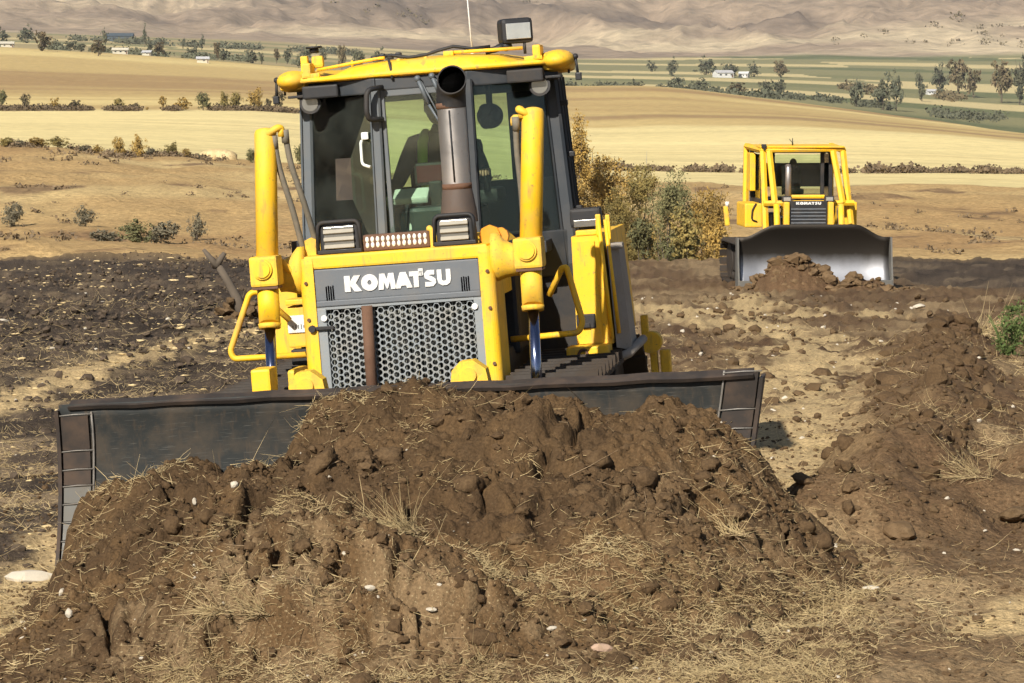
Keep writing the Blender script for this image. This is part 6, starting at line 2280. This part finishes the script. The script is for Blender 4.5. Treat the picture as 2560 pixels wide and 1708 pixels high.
# row of shrubs along the lip of the hillside, left
G = 'shrubs along the lower edge of the pale stubble field'
row = [(14, 345, 385, 40, 'mid_leaf_olive'), (50, 358, 388, 26, 'mid_leaf_mauve'), (100, 348, 390, 46, 'mid_leaf_ochre'), (145, 350, 392, 58, 'mid_leaf_olive'), (210, 368, 396, 34, 'mid_leaf_mauve'),
       (242, 364, 396, 34, 'mid_leaf_ochre'), (300, 340, 400, 34, 'mid_leaf_ochre'), (350, 340, 402, 40, 'mid_leaf_ochre'), (378, 368, 402, 26, 'mid_leaf_mauve'), (428, 358, 405, 42, 'mid_leaf_olive'), (466, 370, 406, 28, 'mid_leaf_ochre'), (500, 386, 408, 24, 'mid_leaf_mauve'), (630, 370, 412, 32, 'mid_leaf_green'), (748, 360, 412, 30, 'mid_leaf_green')]
for i_, (px, a, b, w_, kd) in enumerate(row):
    tree(px, a, b, 278, w_, kd, NTH[i_] + ' shrub from the left along the lip of the brown hillside', G, 'shrub', 'shrub')

# tree line between pale and tan fields
G = 'tree line between the pale and the tan field'
row = [(6, 225, 278, 30, 'mid_leaf_green'), (42, 262, 278, 22, 'far_leaf_far_brown'), (66, 234, 278, 30, 'far_leaf_far_brown'), (140, 244, 278, 26, 'far_leaf_ochre'), (190, 250, 278, 36, 'far_leaf_far_brown'), (298, 246, 278, 36, 'far_leaf_olive'),
       (342, 256, 278, 18, 'far_leaf_far_brown'), (370, 267, 278, 10, 'far_leaf_ochre'), (410, 240, 276, 20, 'far_leaf_ochre'), (462, 243, 275, 40, 'far_leaf_ochre'), (510, 231, 272, 40, 'mid_leaf_green'), (565, 233, 270, 30, 'mid_leaf_olive'), (592, 230, 270, 34, 'mid_leaf_olive'), (638, 225, 270, 46, 'mid_leaf_ochre'), (672, 246, 270, 20, 'far_leaf_far_brown'), (700, 226, 270, 30, 'far_leaf_far_brown')]
for i_, (px, a, b, w_, kd) in enumerate(row):
    tree(px, a, b, 702, w_, kd, NTH[i_] + ' tree from the left in the row between pale and tan fields', G)

# far trees beyond the tan ridge, left
G = 'far trees beyond the left tan ridge'
row = [(12, 72, 106, 36), (70, 68, 106, 40), (112, 78, 128, 46), (140, 100, 128, 40), (180, 102, 130, 40), (208, 104, 132, 30), (250, 100, 134, 40), (268, 75, 92, 18), (366, 63, 90, 18), (378, 97, 124, 16), (402, 106, 130, 34), (462, 92, 118, 12), (508, 90, 112, 18), (482, 118, 156, 36), (545, 105, 142, 22), (562, 120, 146, 36), (634, 124, 164, 38), (656, 128, 142, 14), (694, 122, 164, 18), (720, 120, 164, 26), (760, 115, 166, 46), (808, 124, 158, 24), (856, 113, 140, 26), (900, 115, 142, 36), (950, 125, 160, 40)]
for i_, (px, a, b, w_) in enumerate(row):
    D_ = 1480 + 260 * vn(np.array([px * 0.021]), np.array([0.5]), 9)[0]
    if b < 120: D_ = 2200
    kd = 'far_leaf_far_brown' if i_ % 4 == 2 else ('farcone' if i_ in (18, 8, 14) else 'far_leaf_far')
    tree(px, a, b, float(D_), w_ * 0.98, kd, NTH[i_] + ' tree from the left beyond the tan ridge', G)

# far trees on the valley floor, right
G = 'far trees on the right valley floor'
row = [(1500, 203, 218, 28, 1500), (1590, 200, 220, 46, 1500), (1628, 154, 180, 28, 2500), (1678, 148, 184, 32, 2300), (1685, 186, 226, 52, 1560), (1745, 198, 230, 56, 1540), (1764, 146, 184, 50, 2400), (1826, 152, 190, 46, 2300), (1840, 206, 234, 46, 1560), (1883, 158, 190, 34, 2350), (1912, 194, 240, 44, 1600), (1948, 152, 190, 40, 2350), (1945, 196, 238, 36, 1600), (2138, 192, 242, 50, 1500), (2205, 190, 244, 60, 1480), (2238, 186, 242, 34, 1500), (2295, 172, 200, 22, 2000), (2345, 165, 202, 52, 2050), (2392, 148, 204, 62, 2000), (2430, 172, 206, 46, 1980), (2500, 152, 214, 60, 1900), (2545, 152, 218, 54, 1880), (2302, 200, 222, 26, 1800)]
for i_, (px, a, b, w_, D_) in enumerate(row):
    kd = 'far_leaf_far_brown' if i_ in (8, 11, 18, 19, 20) else 'far_leaf_far'
    tree(px, a, b, float(D_), w_ * 0.98, kd, NTH[i_] + ' tree from the left on the far right valley floor', G)

# single bushes on the hillside, left
G = 'bushes on the brown hillside'
for (px, a, b, D_, w_, kd, lab) in [(28, 505, 548, 205, 44, 'mid_leaf_mauve', 'grey bush on the hillside at the left picture edge'), (212, 518, 535, 203, 44, 'mid_leaf_mauve', 'low grey-brown bush alone on the left hillside'), (268, 572, 625, 188, 62, 'mid_leaf_mauve', 'left grey bush of the trio on the lower hillside'),
                                   (338, 552, 606, 190, 66, 'mid_leaf_green', 'middle greener bush of the trio on the lower hillside'), (402, 550, 598, 192, 62, 'mid_leaf_mauve', 'right dark bush of the trio on the lower hillside'), (492, 538, 562, 198, 34, 'mid_leaf_mauve', 'small brown bush right of the hillside trio')]:
    tree(px, a, b, D_, w_ * 1.35, kd, lab, G, 'bush', 'bush')


# scrub too small to tell apart
def scatter_scrub(name, label, P, S, mat, quads=9):
    quads = quads * 3
    n = len(P)
    c = P[:, None, :] + rng.normal(size=(n, quads, 3)) * S[:, None, None] * np.array([0.5, 0.4, 0.28]) + np.array([0, 0, 1.0]) * S[:, None, None] * 0.25
    c = c.reshape(-1, 3); m_ = len(c)
    s_ = np.repeat(S, quads)[:, None] * 0.20 * rng.uniform(0.6, 1.4, (m_, 1))
    nm = rng.normal(size=(m_, 3)) + np.array([0, -0.4, 0.5]); nm /= np.linalg.norm(nm, axis=1)[:, None]
    a = np.cross(nm, rng.normal(size=(m_, 3))); a /= np.linalg.norm(a, axis=1)[:, None]
    b = np.cross(nm, a)
    V = np.stack([c - a * s_, c - b * s_, c + a * s_, c + b * s_], 1).reshape(-1, 3)
    o = link(name, np_mesh(name, V, np.arange(m_ * 4).reshape(m_, 4), False), mat)
    tag(o, label, 'scrub', kind='stuff')


def on_terrain(x, y):
    return np.stack([x, y, ground_z(x, y)], -1)


y = rng.uniform(168, 275, 900); x = (rng.uniform(-60, 2620, 900) - 1280) / FPX * y
k = fbm(x * 0.06, y * 0.08, 3, 601) > 0.05
scatter_scrub('scrub', 'low brown scrub dotted over the near hillside', on_terrain(x[k], y[k]), 0.12 + 0.5 * rng.random(k.sum()) ** 2, 'scrub')
# dark hedge along the right stubble field
n = 1500
px = rng.uniform(1400, 2640, n)
y = np.interp(px, PXC, [395] * 4 + [392, 396, 400, 404, 408, 410]) + rng.normal(size=n) * 2.2
x = (px - 1280) / FPX * y
k = fbm(px * 0.02, px * 0, 3, 603) > -0.75
S_ = rng.uniform(0.3, 0.75, n) * (1 + 0.9 * np.clip(fbm(px * 0.03, px * 0 + 4, 3, 605), 0, 1))
scatter_scrub('hedge', 'long dark hedge line crossing the right stubble field', on_terrain(x[k], y[k]), S_[k], 'scrub', 8)
# brush under the left tree line
n = 1300
px = rng.uniform(-60, 740, n)
y = 700 + rng.normal(size=n) * 3
x = (px - 1280) / FPX * y
k = fbm(px * 0.016, px * 0, 3, 607) > -0.15 - 0.5 * (px < 320)
scatter_scrub('hedge', 'dark low brush under the left tree line', on_terrain(x[k], y[k]), rng.uniform(0.5, 1.5, k.sum()), 'scrub', 8)
n = 500
px = rng.uniform(-60, 560, n); y = 279 + rng.normal(size=n) * 1.6; x = (px - 1280) / FPX * y
k = fbm(px * 0.02, px * 0, 3, 609) > -0.1
scatter_scrub('hedge', 'thin brush along the lip of the left hillside', on_terrain(x[k], y[k]), rng.uniform(0.2, 0.6, k.sum()), 'scrub', 8)
# brush lines over the valley and mountain
for (a, b, D_, n, s_, mt) in ((1390, 2600, 1540, 900, 3.2, 'leaf_far'), (1900, 2620, 1980, 600, 4.0, 'leaf_far_brown'), (-60, 1000, 1600, 900, 3.0, 'leaf_far'), (-60, 900, 2500, 500, 4.5, 'leaf_far')):
    px = rng.uniform(a, b, n); y = D_ * (1 + 0.02 * rng.normal(size=n) + 0.03 * np.sin(px * 0.01)); x = (px - 1280) / FPX * y
    k = fbm(px * 0.025, px * 0 + D_, 3, 611) > 0.12
    scatter_scrub('brush', 'low brush line across the valley about %d hundred metres off' % (D_ // 100), on_terrain(x[k], y[k]), rng.uniform(0.5, 1.3, k.sum()) * s_, mt, 7)
n = 2600
y = rng.uniform(3700, 8000, n); x = (rng.uniform(-60, 2620, n) - 1280) / FPX * y
k = (fbm(x * 0.002, y * 0.002, 3, 613) + 0.5 * (x / y * 5) > 0.35)
scatter_scrub('mountain_scrub', 'dark scrub speckling the far mountain slope', on_terrain(x[k], y[k]), rng.uniform(3, 9, k.sum()), 'leaf_far_brown', 5)


# ------------------------------------------------------------------ weed on the right bank
x, y, z = on_ground_px(2525, 890)
wr = empty('weed', (x, y, z)); tag(wr, 'green leafy weed on the bank at the right picture edge', 'weed')
c = link('foliage', crown_mesh('foliage', 70, 22, 0.06, 'leaf_weed', 701, (1, 0.8, 1)), None, wr)
c.scale = (0.36, 0.30, 0.36); c.location = (0.08, 0, 0.34)
st = MB()
for k in range(7):
    a = k * 0.9
    st.tube([(0.03 * math.cos(a), 0.03 * math.sin(a), -0.03), (0.16 * math.cos(a), 0.13 * math.sin(a), 0.3), (0.28 * math.cos(a), 0.22 * math.sin(a), 0.52)], [0.012, 0.009, 0.004], 5)
st.build('stems', 'leaf_weed', wr)

# ------------------------------------------------------------------ far buildings


def house(px, D, w_, d_, h_, rz, wall, roofm, label, windows=3, group='far farm buildings', name='house', cat='house'):
    X = (px - 1280) / FPX * D
    z = float(ground_z(np.array([X]), np.array([D]))[0])
    root = empty(name, (X, D, z), (0, 0, rz))
    tag(root, label, cat, group)
    mb = MB(); mb.box((0, 0, h_ / 2 - 0.5), (w_, d_, h_ + 1.0), 0.02); mb.prism([(-d_ / 2, h_), (d_ / 2, h_), (0, h_ * 1.5)], -w_ / 2 + .01, w_ / 2 - .01, 'x'); mb.build('wall', wall, root)
    mb = MB()
    mb.add([(-w_ / 2 - .4, -d_ / 2 - .5, h_ - .1), (w_ / 2 + .4, -d_ / 2 - .5, h_ - .1), (w_ / 2 + .4, 0, h_ * 1.52), (-w_ / 2 - .4, 0, h_ * 1.52), (-w_ / 2 - .4, d_ / 2 + .5, h_ - .1), (w_ / 2 + .4, d_ / 2 + .5, h_ - .1)],
           [(0, 1, 2, 3), (3, 2, 5, 4)])
    mb.add([(-w_ / 2 - .4, -d_ / 2 - .5, h_ - .3), (w_ / 2 + .4, -d_ / 2 - .5, h_ - .3), (w_ / 2 + .4, 0, h_ * 1.52 - .2), (-w_ / 2 - .4, 0, h_ * 1.52 - .2), (-w_ / 2 - .4, d_ / 2 + .5, h_ - .3), (w_ / 2 + .4, d_ / 2 + .5, h_ - .3)],
           [(0, 3, 2, 1), (3, 4, 5, 2)])
    mb.build('roof', roofm, root)
    for k in range(windows):
        mb = MB(); mb.box((-w_ / 2 + w_ * (k + 0.6) / windows, -d_ / 2 - .03, h_ * 0.58), (w_ * 0.12, 0.1, h_ * 0.28)); mb.build('window', 'window_dark', root)
    mb = MB(); mb.box((w_ * 0.42, -d_ / 2 - .03, h_ * 0.36), (w_ * 0.09, 0.1, h_ * 0.66)); mb.build('door', 'door_brown', root)


house(1806, 2290, 13, 9, 3.6, 0.35, 'house_white', 'house_roof', 'white farmhouse with pale roof among the right valley trees')
house(1858, 2310, 7, 6, 3.0, -0.3, 'house_white', 'house_white', 'small white house just right of the white farmhouse')
house(2325, 1990, 6, 5, 2.4, 0.2, 'house_white', 'house_roof', 'small white shed among the brownish trees at the far right')
house(24, 1480, 6, 4, 1.9, 0.1, 'shed_cream', 'shed_cream', 'pale shed beside trees at the top left edge', 2, name='shed', cat='shed')
house(305, 1440, 7, 3, 1.9, 0.05, 'shed_cream', 'shed_cream', 'long pale shed on the left tan ridge', 3, name='shed', cat='shed')
house(372, 1445, 4, 3, 1.6, -0.2, 'shed_cream', 'house_roof', 'small pale hut right of the long shed on the tan ridge', 1, name='shed', cat='shed')
house(305, 2600, 22, 10, 4.6, 0.0, 'barn_dark', 'barn_dark', 'dark barn far off above the left ridge', 2, name='barn', cat='barn')
house(510, 1330, 5, 3, 1.8, 0.1, 'shed_cream', 'house_roof', 'tiny pale hut by the brown strip on the tan slope', 1, name='shed', cat='shed')

# straw stack on the lip of the hillside
X = (545 - 1280) / FPX * 281
z = float(ground_z(np.array([X]), np.array([281.0]))[0])
mb = MB()
vs = []; fs = []
m_ = 18
for j, (r_, zz) in enumerate(((1.0, -0.3), (0.97, 0.35), (0.8, 0.7), (0.45, 0.92), (0.08, 1.0))):
    for k in range(m_):
        a = 2 * math.pi * k / m_
        q = 1 + 0.06 * math.sin(k * 3.1 + j)
        vs.append((1.75 * r_ * q * math.cos(a), 1.0 * r_ * q * math.sin(a), 0.85 * zz))
for j in range(4):
    for k in range(m_):
        q = (k + 1) % m_
        fs.append((j * m_ + k, j * m_ + q, (j + 1) * m_ + q, (j + 1) * m_ + k))
fs.append([4 * m_ + k for k in range(m_)])
mb.add(vs, fs, True)
o = mb.build('straw_stack', 'straw')
o.location = (X, 281, z)
tag(o, 'pale rounded straw stack on the lip of the hillside left of the cylinder', 'straw stack')
# ------------------------------------------------------------------ air
m = bpy.data.materials.new('haze')
m.use_nodes = True
nt = m.node_tree
nt.nodes.remove(nt.nodes['Principled BSDF'])
pv = nt.nodes.new('ShaderNodeVolumePrincipled')
pv.inputs['Color'].default_value = (0.97, 0.95, 0.92, 1)
pv.inputs['Density'].default_value = 5.5e-5
pv.inputs['Anisotropy'].default_value = 0.2
nt.links.new(pv.outputs[0], nt.nodes['Material Output'].inputs['Volume'])
MATS['haze'] = m
mb = MB()
mb.box((0, 4010, 420), (13040, 14180, 880))
o = mb.build('haze', 'haze')
tag(o, 'thin pale haze filling the air over the valley', 'haze', kind='stuff')
